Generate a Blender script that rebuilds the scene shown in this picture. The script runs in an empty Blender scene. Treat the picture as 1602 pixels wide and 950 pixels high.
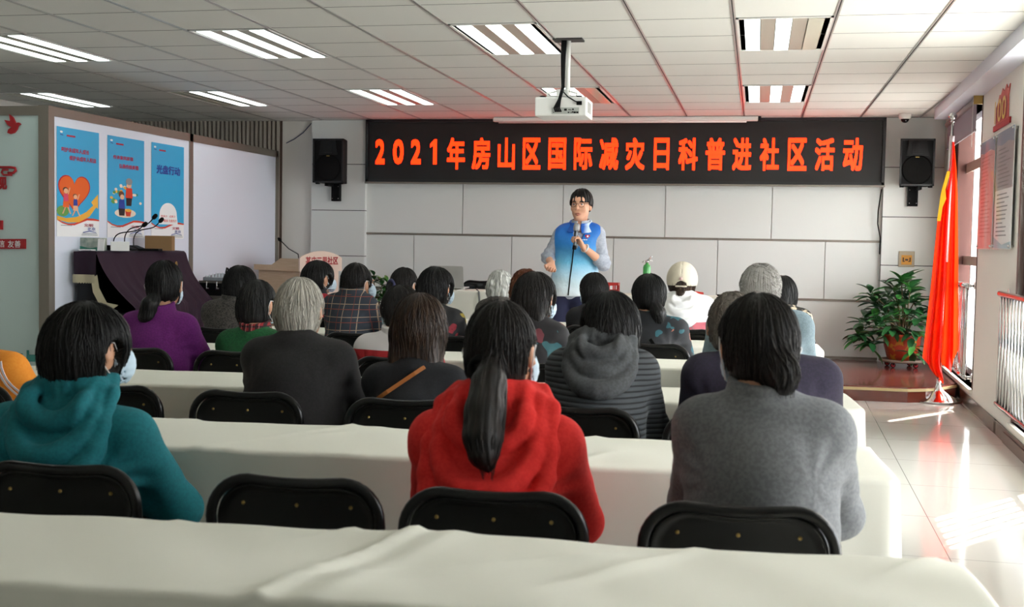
import bpy, bmesh, math, random
import numpy as np
from mathutils import Vector, Matrix
random.seed(7)
S = bpy.context.scene
COL = S.collection
PI = math.pi
# ---------------------------------------------------------------- camera
F, YAW, PIT, ROL, HC = 1818.7, .20757, .0530, .01779, 1.33
def _rot():
    cy, sy = math.cos(YAW), math.sin(YAW)
    r = np.array([cy, sy, 0]); f = np.array([-sy, cy, 0]); u = np.array([0, 0, 1.])
    cp, sp = math.cos(PIT), math.sin(PIT)
    f2 = f*cp-u*sp; u2 = u*cp+f*sp
    cr, sr = math.cos(ROL), math.sin(ROL)
    return r*cr+u2*sr, u2*cr-r*sr, f2
R_, U_, W_ = _rot()
CAM = np.array([0, 0, HC])
def ray(x, y): return W_+R_*(x-801)/F-U_*(y-475)/F
def aty(x, y, Y): v = ray(x, y); return CAM+v*(Y/v[1])
def atz(x, y, z): v = ray(x, y); return CAM+v*((z-HC)/v[2])
def atx(x, y, X): v = ray(x, y); return CAM+v*(X/v[0])
cd = bpy.data.cameras.new('camera'); co = bpy.data.objects.new('camera', cd); COL.objects.link(co)
cd.sensor_fit = 'HORIZONTAL'; cd.sensor_width = 36; cd.lens = 36*F/1602; cd.clip_start = .05
co.matrix_world = Matrix(((R_[0], U_[0], -W_[0], 0), (R_[1], U_[1], -W_[1], 0), (R_[2], U_[2], -W_[2], HC), (0, 0, 0, 1)))
cd.dof.use_dof = True; cd.dof.focus_distance = 8.5; cd.dof.aperture_fstop = 7.0
S.camera = co
# ---------------------------------------------------------------- world, sun, exposure
S.view_settings.view_transform = 'Standard'; S.view_settings.look = 'None'
S.view_settings.gamma = 1; S.view_settings.use_curve_mapping = False
S.view_settings.exposure = 0.31
SKY, SUN, TUBE, LED = 14.0, 20.0, 3.0, 4.0
S.cycles.use_denoising = True
S.cycles.max_bounces = 8; S.cycles.diffuse_bounces = 4; S.cycles.glossy_bounces = 3
S.cycles.caustics_reflective = False; S.cycles.caustics_refractive = False
S.cycles.sample_clamp_indirect = 6
w = bpy.data.worlds.new('sky'); S.world = w; w.use_nodes = True
bg = w.node_tree.nodes['Background']; bg.inputs[0].default_value = (.93, .97, 1, 1); bg.inputs[1].default_value = SKY
SUN_AZ, SUN_EL = math.radians(37), math.radians(37)
sl = bpy.data.lights.new('sun', 'SUN'); sl.energy = SUN; sl.angle = .01; sl.color = (1, .95, .86)
so = bpy.data.objects.new('sun', sl); COL.objects.link(so)
sd = Vector((math.sin(SUN_AZ)*math.cos(SUN_EL), math.cos(SUN_AZ)*math.cos(SUN_EL), math.sin(SUN_EL)))
so.rotation_euler = sd.to_track_quat('Z', 'Y').to_euler(); so.location = (8, 14, 9)
# right wall frame: runs along local y, rotated a little off the room's axis
RWA = math.atan(.037)
def xw(y): return 1.735+.037*(y-9.1)
RW0 = Vector((xw(0), 0, 0)); RWM = Matrix.Translation(RW0) @ Matrix.Rotation(-RWA, 4, 'Z')
def rw(y, off=0, z=0): return RWM @ Vector((off, y/math.cos(RWA)*1.0, z))   # off<0 into the room
WIN = [(10.24, 12.28), (5.4, 8.32), (2.1, 4.0)]  # last opening is unseen, added and sized to brighten the foreground
for a, b in WIN:      # sky light comes through the window openings
    pl = bpy.data.lights.new('window_portal', 'AREA'); pl.shape = 'RECTANGLE'; pl.size = 2.35; pl.size_y = b-a; pl.cycles.is_portal = True
    po = bpy.data.objects.new('window_portal', pl); COL.objects.link(po)
    po.matrix_world = RWM @ Matrix.Translation((.12, (a+b)/2, 1.37)) @ Matrix.Rotation(PI/2, 4, 'Y')
# ---------------------------------------------------------------- materials
def lin(c):
    if isinstance(c, str): c = tuple(int(c[i:i+2], 16)/255 for i in (0, 2, 4))
    return tuple((v/12.92 if v <= .04045 else ((v+.055)/1.055)**2.4) for v in c)+(1,)
class NT:
    def __init__(s, m): s.t = m.node_tree; s.n = s.t.nodes; s.b = s.n['Principled BSDF']
    def new(s, ty, **k):
        n = s.n.new(ty)
        for a, v in k.items(): setattr(n, a, v)
        return n
    def link(s, a, b): s.t.links.new(a, b)
def mat(name, col, rough=.6, metal=0, bump=None, var=None, emit=None, sheen=0, spec=None, trans=0, alpha=None, coat=0, stretch=(1, 1, 1)):
    m = bpy.data.materials.new(name); m.use_nodes = True; t = NT(m); b = t.b
    c = lin(col); b.inputs['Base Color'].default_value = c; b.inputs['Roughness'].default_value = rough; b.inputs['Metallic'].default_value = metal
    if sheen: b.inputs['Sheen Weight'].default_value = sheen; b.inputs['Sheen Tint'].default_value = c
    if spec is not None: b.inputs['Specular IOR Level'].default_value = spec
    if coat: b.inputs['Coat Weight'].default_value = coat; b.inputs['Coat Roughness'].default_value = .08
    if trans: b.inputs['Transmission Weight'].default_value = trans
    if alpha is not None: b.inputs['Alpha'].default_value = alpha
    if emit: b.inputs['Emission Color'].default_value = tuple(emit[0])+(1,); b.inputs['Emission Strength'].default_value = emit[1]
    if bump or var:
        tc = t.new('ShaderNodeTexCoord'); mp = t.new('ShaderNodeMapping'); mp.inputs['Scale'].default_value = stretch
        t.link(tc.outputs['Object'], mp.inputs[0])
    if bump:
        nz = t.new('ShaderNodeTexNoise'); nz.inputs['Scale'].default_value = bump[0]; nz.inputs['Detail'].default_value = 4
        t.link(mp.outputs[0], nz.inputs['Vector'])
        bp = t.new('ShaderNodeBump'); bp.inputs['Strength'].default_value = bump[1]; bp.inputs['Distance'].default_value = bump[2] if len(bump) > 2 else .005
        t.link(nz.outputs[0], bp.inputs['Height']); t.link(bp.outputs[0], b.inputs['Normal'])
    if var:
        nz = t.new('ShaderNodeTexNoise'); nz.inputs['Scale'].default_value = var[1]; nz.inputs['Detail'].default_value = 5
        t.link(mp.outputs[0], nz.inputs['Vector'])
        rp = t.new('ShaderNodeValToRGB'); rp.color_ramp.elements[0].color = c; rp.color_ramp.elements[1].color = lin(var[0])
        rp.color_ramp.elements[0].position = var[2] if len(var) > 2 else .35; rp.color_ramp.elements[1].position = var[3] if len(var) > 3 else .65
        t.link(nz.outputs[0], rp.inputs[0]); t.link(rp.outputs[0], b.inputs['Base Color'])
    return m
def zbands(name, bands, rough=.7, axis=2, smooth=False, bump=None):
    """bands: [(z, colour)...] colours by local height."""
    m = mat(name, bands[0][1], rough, bump=bump); t = NT(m)
    tc = t.new('ShaderNodeTexCoord'); sp = t.new('ShaderNodeSeparateXYZ'); t.link(tc.outputs['Object'], sp.inputs[0])
    lo, hi = bands[0][0], bands[-1][0]
    mr = t.new('ShaderNodeMapRange'); mr.inputs[1].default_value = lo; mr.inputs[2].default_value = hi+1e-4; t.link(sp.outputs[axis], mr.inputs[0])
    rp = t.new('ShaderNodeValToRGB'); rp.color_ramp.interpolation = 'LINEAR' if smooth else 'CONSTANT'
    while len(rp.color_ramp.elements) < len(bands): rp.color_ramp.elements.new(.5)
    for e, (z, c) in zip(rp.color_ramp.elements, bands):
        e.position = (z-lo)/(hi-lo+1e-4); e.color = lin(c)
    t.link(mr.outputs[0], rp.inputs[0]); t.link(rp.outputs[0], t.b.inputs['Base Color'])
    return m
def hairmat(name, c0, c1, rough=.45, scale=26, lo=.4, hi=.66):
    """strands run down from the crown: noise stretched along each meridian of the head."""
    m = mat(name, c0, rough, spec=.3); t = NT(m)
    tc = t.new('ShaderNodeTexCoord'); sp = t.new('ShaderNodeSeparateXYZ'); t.link(tc.outputs['Object'], sp.inputs[0])
    at = t.new('ShaderNodeMath', operation='ARCTAN2'); t.link(sp.outputs[0], at.inputs[0])
    ng = t.new('ShaderNodeMath', operation='MULTIPLY'); ng.inputs[1].default_value = -1; t.link(sp.outputs[1], ng.inputs[0]); t.link(ng.outputs[0], at.inputs[1])
    ml = t.new('ShaderNodeMath', operation='MULTIPLY'); ml.inputs[1].default_value = scale/10; t.link(at.outputs[0], ml.inputs[0])
    cb = t.new('ShaderNodeCombineXYZ'); t.link(ml.outputs[0], cb.inputs[0]); t.link(sp.outputs[2], cb.inputs[2])
    nz = t.new('ShaderNodeTexNoise'); nz.inputs['Scale'].default_value = 10; nz.inputs['Detail'].default_value = 6; nz.inputs['Roughness'].default_value = .65
    t.link(cb.outputs[0], nz.inputs['Vector'])
    rp = t.new('ShaderNodeValToRGB'); rp.color_ramp.elements[0].color = lin(c0); rp.color_ramp.elements[1].color = lin(c1)
    rp.color_ramp.elements[0].position = lo; rp.color_ramp.elements[1].position = hi
    t.link(nz.outputs[0], rp.inputs[0]); t.link(rp.outputs[0], t.b.inputs['Base Color'])
    bp = t.new('ShaderNodeBump'); bp.inputs['Strength'].default_value = .6; bp.inputs['Distance'].default_value = .005
    t.link(nz.outputs[0], bp.inputs['Height']); t.link(bp.outputs[0], t.b.inputs['Normal'])
    return m
def plaid(name, base, lines, rough=.85):
    """lines: (axis, period, width, colour, offset)"""
    m = mat(name, base, rough, bump=(400, .3, .002)); t = NT(m)
    tc = t.new('ShaderNodeTexCoord'); sp = t.new('ShaderNodeSeparateXYZ'); t.link(tc.outputs['Object'], sp.inputs[0])
    prev = t.new('ShaderNodeRGB'); prev.outputs[0].default_value = lin(base); cur = prev.outputs[0]
    for ax, per, wd, c, off in lines:
        a = t.new('ShaderNodeMath', operation='ADD'); a.inputs[1].default_value = off+50*per; t.link(sp.outputs[ax], a.inputs[0])
        d = t.new('ShaderNodeMath', operation='DIVIDE'); d.inputs[1].default_value = per; t.link(a.outputs[0], d.inputs[0])
        f = t.new('ShaderNodeMath', operation='FRACT'); t.link(d.outputs[0], f.inputs[0])
        l = t.new('ShaderNodeMath', operation='LESS_THAN'); l.inputs[1].default_value = wd/per; t.link(f.outputs[0], l.inputs[0])
        mx = t.new('ShaderNodeMix', data_type='RGBA'); mx.inputs[7].default_value = lin(c)
        t.link(l.outputs[0], mx.inputs[0]); t.link(cur, mx.inputs[6]); cur = mx.outputs[2]
    t.link(cur, t.b.inputs['Base Color']); return m
def patches(name, base, cols, scale=9, rough=.75):
    m = mat(name, base, rough); t = NT(m)
    tc = t.new('ShaderNodeTexCoord'); cur = t.new('ShaderNodeRGB'); cur.outputs[0].default_value = lin(base); cur = cur.outputs[0]
    for i, (c, th) in enumerate(cols):
        mp = t.new('ShaderNodeMapping'); mp.inputs['Location'].default_value = (i*3.7+1.3, i*1.9, i*2.3); t.link(tc.outputs['Object'], mp.inputs[0])
        nz = t.new('ShaderNodeTexNoise'); nz.inputs['Scale'].default_value = scale; nz.inputs['Detail'].default_value = 2; t.link(mp.outputs[0], nz.inputs['Vector'])
        g = t.new('ShaderNodeMath', operation='GREATER_THAN'); g.inputs[1].default_value = th; t.link(nz.outputs[0], g.inputs[0])
        mx = t.new('ShaderNodeMix', data_type='RGBA'); mx.inputs[7].default_value = lin(c); t.link(g.outputs[0], mx.inputs[0]); t.link(cur, mx.inputs[6]); cur = mx.outputs[2]
    t.link(cur, t.b.inputs['Base Color']); return m
def grain(name, c0, c1, stretch, scale=8, rough=.45, coat=0):
    return mat(name, c0, rough, var=(c1, scale, .3, .7), stretch=stretch, coat=coat)
M = {}
M['wall'] = mat('painted wall', 'e9e6df', .75, bump=(60, .05))
M['panel'] = mat('wall panel', 'dde0dd', .42, spec=.35)
M['gap'] = mat('dark joint', '3a3a3a', .8)
M['steel'] = mat('brushed steel', '8a847b', .5, .75, bump=(90, .06), stretch=(1, 1, 12))
M['chrome'] = mat('polished steel', 'd0d0d0', .12, 1)
M['black'] = mat('black plastic', '070708', .65, spec=.2)
M['blackgloss'] = mat('black lacquered steel', '040404', .28, spec=.35)
M['blackrubber'] = mat('black rubber', '0b0b0b', .85, spec=.2)
M['white'] = mat('white plastic', 'e8e8e4', .4)
M['whitepaint'] = mat('white board', 'e0e5f2', .5)
M['frost'] = mat('frosted panel', 'c3d6d3', .45)
M['paper'] = mat('white paper', 'f2f2f2', .55)
M['cloth'] = mat('ivory tablecloth', 'e6e5d9', .85, bump=(300, .08, .002))
M['red'] = mat('red lettering', 'a5101c', .5)
M['brass'] = mat('brass rivet', 'b59a5a', .3, 1)
M['skin'] = mat('skin', 'c08d6e', .55, bump=(120, .05))
M['skinlight'] = mat('fair skin', 'dca587', .5)
M['mask'] = mat('pale blue mask fabric', 'b9cddb', .85)
M['cord'] = mat('white elastic', 'dddddd', .8)
M['woodpale'] = grain('pale beech', 'd2b797', 'c2a481', (1, 1, 14), 6)
M['woodfront'] = mat('pale pink beech', 'e3cdbd', .45)
M['platform'] = grain('red brown floorboards', '7d4038', '693129', (14, 1, 1), 5, .22, .5)
M['riser'] = mat('red brown tile', '6f2f1f', .25, coat=.4)
M['edge'] = mat('cream edge strip', 'd8c493', .35)
M['skirt'] = mat('brown stone skirting', '5a4336', .25, var=('3d2c22', 14))
M['brownframe'] = mat('red brown window frame', '532b23', .5)
M['whiteframe'] = mat('white window frame', 'e6e6e6', .4)
M['beigebar'] = mat('taupe window bar', 'a58a7a', .4)
M['blind'] = mat('grey roller blind', '8d8790', .8)
M['tube'] = mat('lit tube', 'ffffff', .5, emit=((.9, 1, .96), TUBE))
M['tubeoff'] = mat('unlit tube', 'c9cbb8', .3)
M['lampbody'] = mat('lamp reflector', 'b9b4a6', .4, .25)
M['screenblack'] = mat('led screen surface', '151414', .6)
M['ledtext'] = mat('lit led', 'ff4400', .6, emit=((1, .014, .0006), LED))
M['navy'] = mat('navy trousers', '1c2040', .8)
M['dark'] = mat('dark trousers', '15161a', .85)
M['cardboard'] = mat('brown cardboard', '8b6b45', .8)
M['velvet'] = mat('aubergine velvet', '22061f', .8, sheen=.3)
M['fringe'] = mat('cream fringe', 'c9bf9f', .85, bump=(200, .8), stretch=(6, 6, 1))
M['leaf'] = mat('green leaf', '2f6a35', .35, var=('1d4a28', 5), spec=.6)
M['leaf2'] = mat('light green leaf', '4f9440', .35, var=('2f7035', 5))
M['stem'] = mat('brown stem', '5a4a30', .8)
M['pot'] = mat('red glazed pot', '9b2f1c', .3, var=('a8701f', 16, .56, .6), coat=.4)
M['trayw'] = mat('taupe tray', '8f7a6c', .5)
M['soil'] = mat('potting soil', '2c211a', .95)
# glossy floor tile with thin grout
def floor_mat():
    m = mat('polished porcelain tile', 'dedbd3', .09, spec=.7); t = NT(m)
    tc = t.new('ShaderNodeTexCoord'); mp = t.new('ShaderNodeMapping'); mp.inputs['Location'].default_value = (.06, .35, 0)
    mp.inputs['Rotation'].default_value = (0, 0, .02); t.link(tc.outputs['Object'], mp.inputs[0])
    br = t.new('ShaderNodeTexBrick'); br.offset = 0; br.inputs['Scale'].default_value = 1
    br.inputs['Brick Width'].default_value = .8; br.inputs['Row Height'].default_value = .8; br.inputs['Mortar Size'].default_value = .0022
    br.inputs['Color1'].default_value = br.inputs['Color2'].default_value = lin('dcd9d2'); br.inputs['Mortar'].default_value = lin('8d8a84')
    t.link(mp.outputs[0], br.inputs['Vector']); t.link(br.outputs[0], t.b.inputs['Base Color'])
    return m
M['floor'] = floor_mat()
def ceil_mat():
    m = mat('mineral ceiling tile', 'e4e4df', .85, bump=(180, .12, .004)); return m
M['tile'] = ceil_mat()
M['gridbar'] = mat('ceiling grid bar', 'b7b8b4', .3, .5)
M['gridgap'] = mat('ceiling joint', '6d6e6c', .7)

# ---------------------------------------------------------------- mesh helpers
def link(name, me, parent=None, loc=None):
    o = bpy.data.objects.new(name, me); COL.objects.link(o)
    if parent: o.parent = parent
    if loc is not None: o.location = loc
    return o
class MB:
    """collects shapes into one mesh; several materials allowed"""
    def __init__(s): s.v = []; s.f = []; s.mi = []; s.mats = []; s.sm = []
    def mid(s, m):
        if m not in s.mats: s.mats.append(m)
        return s.mats.index(m)
    def add(s, vs, fs, m=None, smooth=False):
        o = len(s.v); s.v += [tuple(map(float, v)) for v in vs]; k = s.mid(m) if m else 0
        for f in fs: s.f.append(tuple(int(i)+o for i in f)); s.mi.append(k); s.sm.append(smooth)
        return s
    def box(s, a, b, m=None, bev=0):
        (x0, y0, z0), (x1, y1, z1) = [min(p, q) for p, q in zip(a, b)], [max(p, q) for p, q in zip(a, b)]
        if bev:
            bm = bmesh.new(); bmesh.ops.create_cube(bm, size=1)
            for v in bm.verts: v.co = Vector((x0+(v.co.x+.5)*(x1-x0), y0+(v.co.y+.5)*(y1-y0), z0+(v.co.z+.5)*(z1-z0)))
            bmesh.ops.bevel(bm, geom=bm.edges[:], offset=bev, segments=2, affect='EDGES', profile=.5)
            bm.verts.index_update(); vs = [v.co[:] for v in bm.verts]; fs = [[v.index for v in f.verts] for f in bm.faces]; bm.free()
            return s.add(vs, fs, m)
        vs = [(x, y, z) for x in (x0, x1) for y in (y0, y1) for z in (z0, z1)]
        return s.add(vs, [(0, 1, 3, 2), (4, 6, 7, 5), (0, 4, 5, 1), (2, 3, 7, 6), (0, 2, 6, 4), (1, 5, 7, 3)], m)
    def tube(s, pts, r, m=None, n=10, cap=True, closed=False):
        pts = [Vector(p) for p in pts]; N = len(pts); rs = r if isinstance(r, (list, tuple)) else [r]*N
        vs = []; up = None
        for i, p in enumerate(pts):
            a = pts[(i-1) % N] if (i or closed) else p; b = pts[(i+1) % N] if (i < N-1 or closed) else p
            t = (b-a).normalized()
            if up is None:
                up = Vector((0, 0, 1)) if abs(t.z) < .9 else Vector((1, 0, 0))
            x = t.cross(up)
            if x.length < 1e-6: x = t.cross(Vector((0, 1, 0)))
            x.normalize(); y = x.cross(t).normalized(); up = y
            for k in range(n):
                an = 2*PI*k/n; vs.append(p+x*rs[i]*math.cos(an)+y*rs[i]*math.sin(an))
        fs = []
        for i in range(N if closed else N-1):
            j = (i+1) % N
            for k in range(n): fs.append((i*n+k, i*n+(k+1) % n, j*n+(k+1) % n, j*n+k))
        if cap and not closed: fs += [tuple(range(n-1, -1, -1)), tuple(range((N-1)*n, N*n))]
        return s.add(vs, fs, m, True)
    def lathe(s, prof, c=(0, 0, 0), m=None, n=24, ax=2):
        vs = []
        for r, z in prof:
            for k in range(n):
                a = 2*PI*k/n; p = (r*math.cos(a), r*math.sin(a), z)
                if ax == 1: p = (p[0], p[2], p[1])
                if ax == 0: p = (p[2], p[0], p[1])
                vs.append((p[0]+c[0], p[1]+c[1], p[2]+c[2]))
        fs = []
        for i in range(len(prof)-1):
            for k in range(n): fs.append((i*n+k, i*n+(k+1) % n, (i+1)*n+(k+1) % n, (i+1)*n+k))
        fs += [tuple(range(n-1, -1, -1)), tuple(range((len(prof)-1)*n, len(prof)*n))]
        return s.add(vs, fs, m, True)
    def prism(s, poly, d, f, m=None):
        """poly of (u,v); f(u,v,w) maps to space, w from 0 to d"""
        n = len(poly); vs = [f(u, v, 0) for u, v in poly]+[f(u, v, d) for u, v in poly]
        fs = [tuple(range(n-1, -1, -1)), tuple(range(n, 2*n))]+[(i, (i+1) % n, n+(i+1) % n, n+i) for i in range(n)]
        return s.add(vs, fs, m)
    def poly(s, poly, f, w=0, m=None):
        return s.add([f(u, v, w) for u, v in poly], [tuple(range(len(poly)))], m)
    def build(s, name, m=None, parent=None, loc=None, smooth=None):
        me = bpy.data.meshes.new(name); off = Vector(loc) if loc is not None else Vector((0, 0, 0))
        me.from_pydata([tuple(Vector(v)-off) for v in s.v] if loc is not None else s.v, [], s.f)
        for mm in (s.mats or [m]): me.materials.append(M[mm] if isinstance(mm, str) else mm)
        if not s.mats and m: pass
        me.polygons.foreach_set('material_index', s.mi)
        me.polygons.foreach_set('use_smooth', s.sm if smooth is None else [smooth]*len(s.f))
        bm = bmesh.new(); bm.from_mesh(me); bmesh.ops.recalc_face_normals(bm, faces=bm.faces[:]); bm.to_mesh(me); bm.free()
        me.update()
        return link(name, me, parent, loc)
def tag(o, label=None, cat=None, group=None, kind=None):
    if label: o['label'] = label
    if cat: o['category'] = cat
    if group: o['group'] = group
    if kind: o['kind'] = kind
    return o
def thing(name, label, cat, loc=(0, 0, 0), rz=0, group=None):
    o = bpy.data.objects.new(name, None); COL.objects.link(o); o.location = loc; o.rotation_euler.z = rz; o.empty_display_size = .1
    return tag(o, label, cat, group)
def struct(o): o['kind'] = 'structure'; return o
def copy_tree(o, parent=None):
    c = o.copy(); COL.objects.link(c)
    if parent: c.parent = parent
    for ch in list(o.children): copy_tree(ch, c)
    return c
# text as flat mesh, normalised to the unit box
_tc = {}
def text_geo(s, bold=0.0):
    key = (s, bold)
    if key in _tc: return _tc[key]
    cu = bpy.data.curves.new('lettering', 'FONT'); cu.body = s; cu.size = 1; cu.offset = bold; cu.resolution_u = 3
    o = bpy.data.objects.new('lettering', cu); COL.objects.link(o)
    me = bpy.data.meshes.new_from_object(o.evaluated_get(bpy.context.evaluated_depsgraph_get()))
    vs = np.array([v.co[:] for v in me.vertices]) if len(me.vertices) else np.zeros((1, 3))
    fs = [tuple(p.vertices) for p in me.polygons]
    bpy.data.objects.remove(o); bpy.data.curves.remove(cu); bpy.data.meshes.remove(me)
    lo, hi = vs.min(0), vs.max(0); sz = np.maximum(hi-lo, 1e-6)
    g = ((vs[:, :2]-lo[:2])/sz[:2], fs, sz[0]/sz[1]); _tc[key] = g
    return g
def put_text(mb, s, u0, v0, u1, v1, f, w, m, bold=0.0):
    """bold: the strokes are laid several times, each a hair aside, which thickens them"""
    vs, fs, asp = text_geo(s)
    sh = [(0, 0)] if not bold else [(a, b) for a in (-1, 0, 1) for b in (-1, 0, 1)]
    du, dv = abs(u1-u0), abs(v1-v0); n = max(1, len(s))
    for i, (a, b) in enumerate(sh):
        mb.add([f(u0+(p*(1-2*bold/n)+bold/n+a*bold/n)*(u1-u0), v0+(q*(1-2*bold)+bold+b*bold)*(v1-v0), w*(1+i*.01)) for p, q in vs], fs, m)

# ---------------------------------------------------------------- room
YW, ZC, ZP = 12.95, 2.706, .13
XL, YB = -7.7, -3.6
YP = 10.5
struct(MB().box((XL-.2, YB-.2, -.2), (2.6, YW+.2, 0)).build('floor', 'floor'))
# ceiling: slab, then narrow row joints and wider column bars of the suspended grid
cx0, cy0 = -.185, 7.224
ce = struct(MB().box((XL-.2, YB-.2, ZC), (2.6, YW+.2, ZC+.15)).build('ceiling', 'tile'))
g = MB()
for j in range(-18, 10):
    y = cy0+.6*j
    if YB < y < YW: g.box((XL, y-.003, ZC-.0012), (1.66, y+.003, ZC+.01))
g.build('row_joint', 'gridgap', ce)
g = MB()
for c in range(-12, 4):
    x = cx0+.6*c
    g.box((x-.014, YB, ZC-.004), (x-.004, YW, ZC+.01)).box((x+.004, YB, ZC-.004), (x+.014, YW, ZC+.01))
g.build('grid_bar', 'gridbar', ce)
g = MB()
for c in range(-12, 4):
    x = cx0+.6*c; g.box((x-.004, YB, ZC-.001), (x+.004, YW, ZC+.01))
g.build('grid_groove', 'gap', ce)
# front wall
wf = struct(MB().box((XL-.2, YW, 0), (2.6, YW+.2, ZC)).build('wall_front', 'wall'))
struct(MB().box((XL-.2, YB-.2, 0), (2.6, YB, ZC)).build('wall_back', 'wall'))
struct(MB().box((XL-.2, YB, 0), (XL, YW, ZC)).build('wall_left', 'wall'))
YF = YW-.03
def wx(px, y=330): return aty(px, y, YF)[0]
def wz(py, px=1000): return aty(px, py, YF)[2]
xa, xb = wx(573), wx(1381, 300)
z1, z2 = wz(376.5, 1000)+.0, wz(465, 1100)
z1 = 1.40; z2 = .765; zs = 2.00
pn = MB()
def panels(z0, z1_, xs):
    for a, b in zip(xs[:-1], xs[1:]): pn.box((a+.004, YF, z0), (b-.004, YW, z1_))
panels(z1+.012, zs, [xa]+[wx(p, 320) for p in (724, 881, 1041, 1208)]+[xb])
panels(z2+.012, z1-.012, [xa]+[wx(p, 420) for p in (647, 800, 959, 1122, 1290)]+[xb])
panels(ZP, z2-.012, [xa]+[wx(p, 520) for p in (724, 881, 1041)]+[wx(1376, 520)])
pn.build('wall_panel', 'panel', wf)
for i, z in enumerate((z1, z2, ZP+.02)):
    struct(MB().box((xa, YF-.008, z-.012), (xb, YW, z+.012)).build('trim_%d' % (i+1), 'steel'))
# pillars flanking the sign
def pillar(name, x0, x1, y0, zsj):
    b = MB(); zz = [0]+zsj+[ZC]
    for a, c in zip(zz[:-1], zz[1:]): b.box((x0, y0, a+.004), (x1, YW, c-.004), 'panel')
    b.box((x0+.004, y0+.006, 0), (x1-.004, YW, ZC), 'gap')
    return struct(b.build(name))
YPL = YW-.10
pillar('wall_pillar_left', aty(487, 300, YPL)[0], aty(571, 300, YPL)[0], YPL, [aty(520, y, YPL)[2] for y in (400, 329, 257)])
pillar('wall_pillar_right', aty(1382, 300, YPL)[0], 1.95, YPL, [aty(1430, y, YPL)[2] for y in (416, 340, 262)])
# vertical slats on the wall behind the partition, upper left
sl_ = MB(); x0, x1 = aty(180, 205, YW-.02)[0], aty(441, 205, YW-.02)[0]; n = 40
for i in range(n):
    x = x0+(x1-x0)*i/n; sl_.box((x, YW-.05, 0.2), (x+(x1-x0)/n*.5, YW, ZC))
struct(sl_.build('trim_slats', mat('pale slat', 'b5aca0', .6)))
struct(MB().box((x0, YW-.012, .2), (x1, YW-.002, ZC)).build('trim_slat_backing', mat('brown slat backing', '5b4a40', .7)))
# platform along the front wall
xr_ = xw(YP+.6)
pf = MB()
path = [(-5.45, YP), (1.30, YP), (1.46, YP+.08), (1.60, YP+.22), (xw(YP+.5)-.02, YP+.5), (xw(YPL)-.02, YPL-.0), (-5.45, YPL)]
pf.prism(path, ZP-.035, lambda u, v, w: (u, v, w), 'riser')
pf.prism([(x, y-(.012 if i < 4 else 0)) for i, (x, y) in enumerate(path)], .022, lambda u, v, w: (u, v, ZP-.035+w), 'edge')
pf.prism([(x, y+(.02 if i < 5 else 0)) for i, (x, y) in enumerate(path)], .013, lambda u, v, w: (u, v, ZP-.013+w), 'platform')
struct(pf.build('floor_platform'))
# right wall with window openings, built in its own frame
def RB(name, fill, mt=None, parent=None):
    b = MB(); fill(b); b.v = [tuple(RWM @ Vector(v)) for v in b.v]; return b.build(name, mt, parent)
ZS, ZH = .17, 2.60
def wallfill(b):
    ys = [YB]+[v for a in sorted(WIN) for v in a]+[YW+.1]
    for i in range(0, len(ys), 2): b.box((0, ys[i], 0), (.24, ys[i+1], ZC))
    for a, c in WIN: b.box((0, a, 0), (.24, c, ZS)); b.box((0, a, ZH), (.24, c, ZC))
struct(RB('wall_right', wallfill, 'wall'))
def skirtfill(b):
    b.box((-.012, -3, 0), (0, 9.0, .10)); b.box((-.02, YB, 0), (0, 8.55, .075)); b.box((-.012, 8.9, 0), (0, 10.9, .10))
struct(RB('baseboard_right', skirtfill, 'skirt'))
struct(MB().prism([(1.676-.03*(YW-12.05), 12.05), (2.1, 12.05), (1.9, YB), (1.676-.03*(12.05-YB), YB)], .106, lambda u, v, w: (u, v, ZC-.106+w)).build('trim_curtain_beam', 'whitepaint'))
for i, (a, c) in enumerate(sorted(WIN, reverse=True)):
    wroot = RB('window_%d' % (i+1), lambda b: (b.box((-.005, a-.03, ZS), (.05, a+.0, ZH+.03)), b.box((-.005, c, ZS), (.05, c+.03, ZH+.03)), b.box((-.005, a-.03, ZH), (.05, c+.03, ZH+.03)),
              b.box((.05, c-.14, ZS), (.2, c, ZH))), 'brownframe')
    struct(wroot)
    def fr(b):
        for z in (ZS, 1.20, 2.10, ZH-.06): b.box((.14, a, z), (.19, c, z+.06))
        for y in (a, a+.02+(c-a)*.36, a+(c-a)*.70, c-.06): b.box((.14, y, ZS), (.19, y+.05, ZH))
    RB('window_frame', fr, 'whiteframe', wroot)
    RB('window_bar', lambda b: (b.box((.128, a, 1.185), (.139, c, 1.27)), b.box((.128, a, 2.08), (.139, c, 2.17))), 'beigebar', wroot)
    gl = mat('window glass', 'ffffff', .02, spec=.5); gt = NT(gl)
    tr = gt.new('ShaderNodeBsdfTransparent'); gs = gt.new('ShaderNodeBsdfGlossy'); gs.inputs['Roughness'].default_value = .02
    mx = gt.new('ShaderNodeMixShader'); mx.inputs[0].default_value = .06; gt.link(tr.outputs[0], mx.inputs[1]); gt.link(gs.outputs[0], mx.inputs[2])
    gt.link(mx.outputs[0], gt.n['Material Output'].inputs[0])
    pane = RB('glass_pane', lambda b: b.box((.16, a, ZS), (.164, c, ZH)), gl, wroot)
    RB('window_sill', lambda b: b.box((-.03, a-.04, ZS-.03), (.2, c+.02, ZS)), mat('stone sill', 'e9e4da', .3), wroot)
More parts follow.
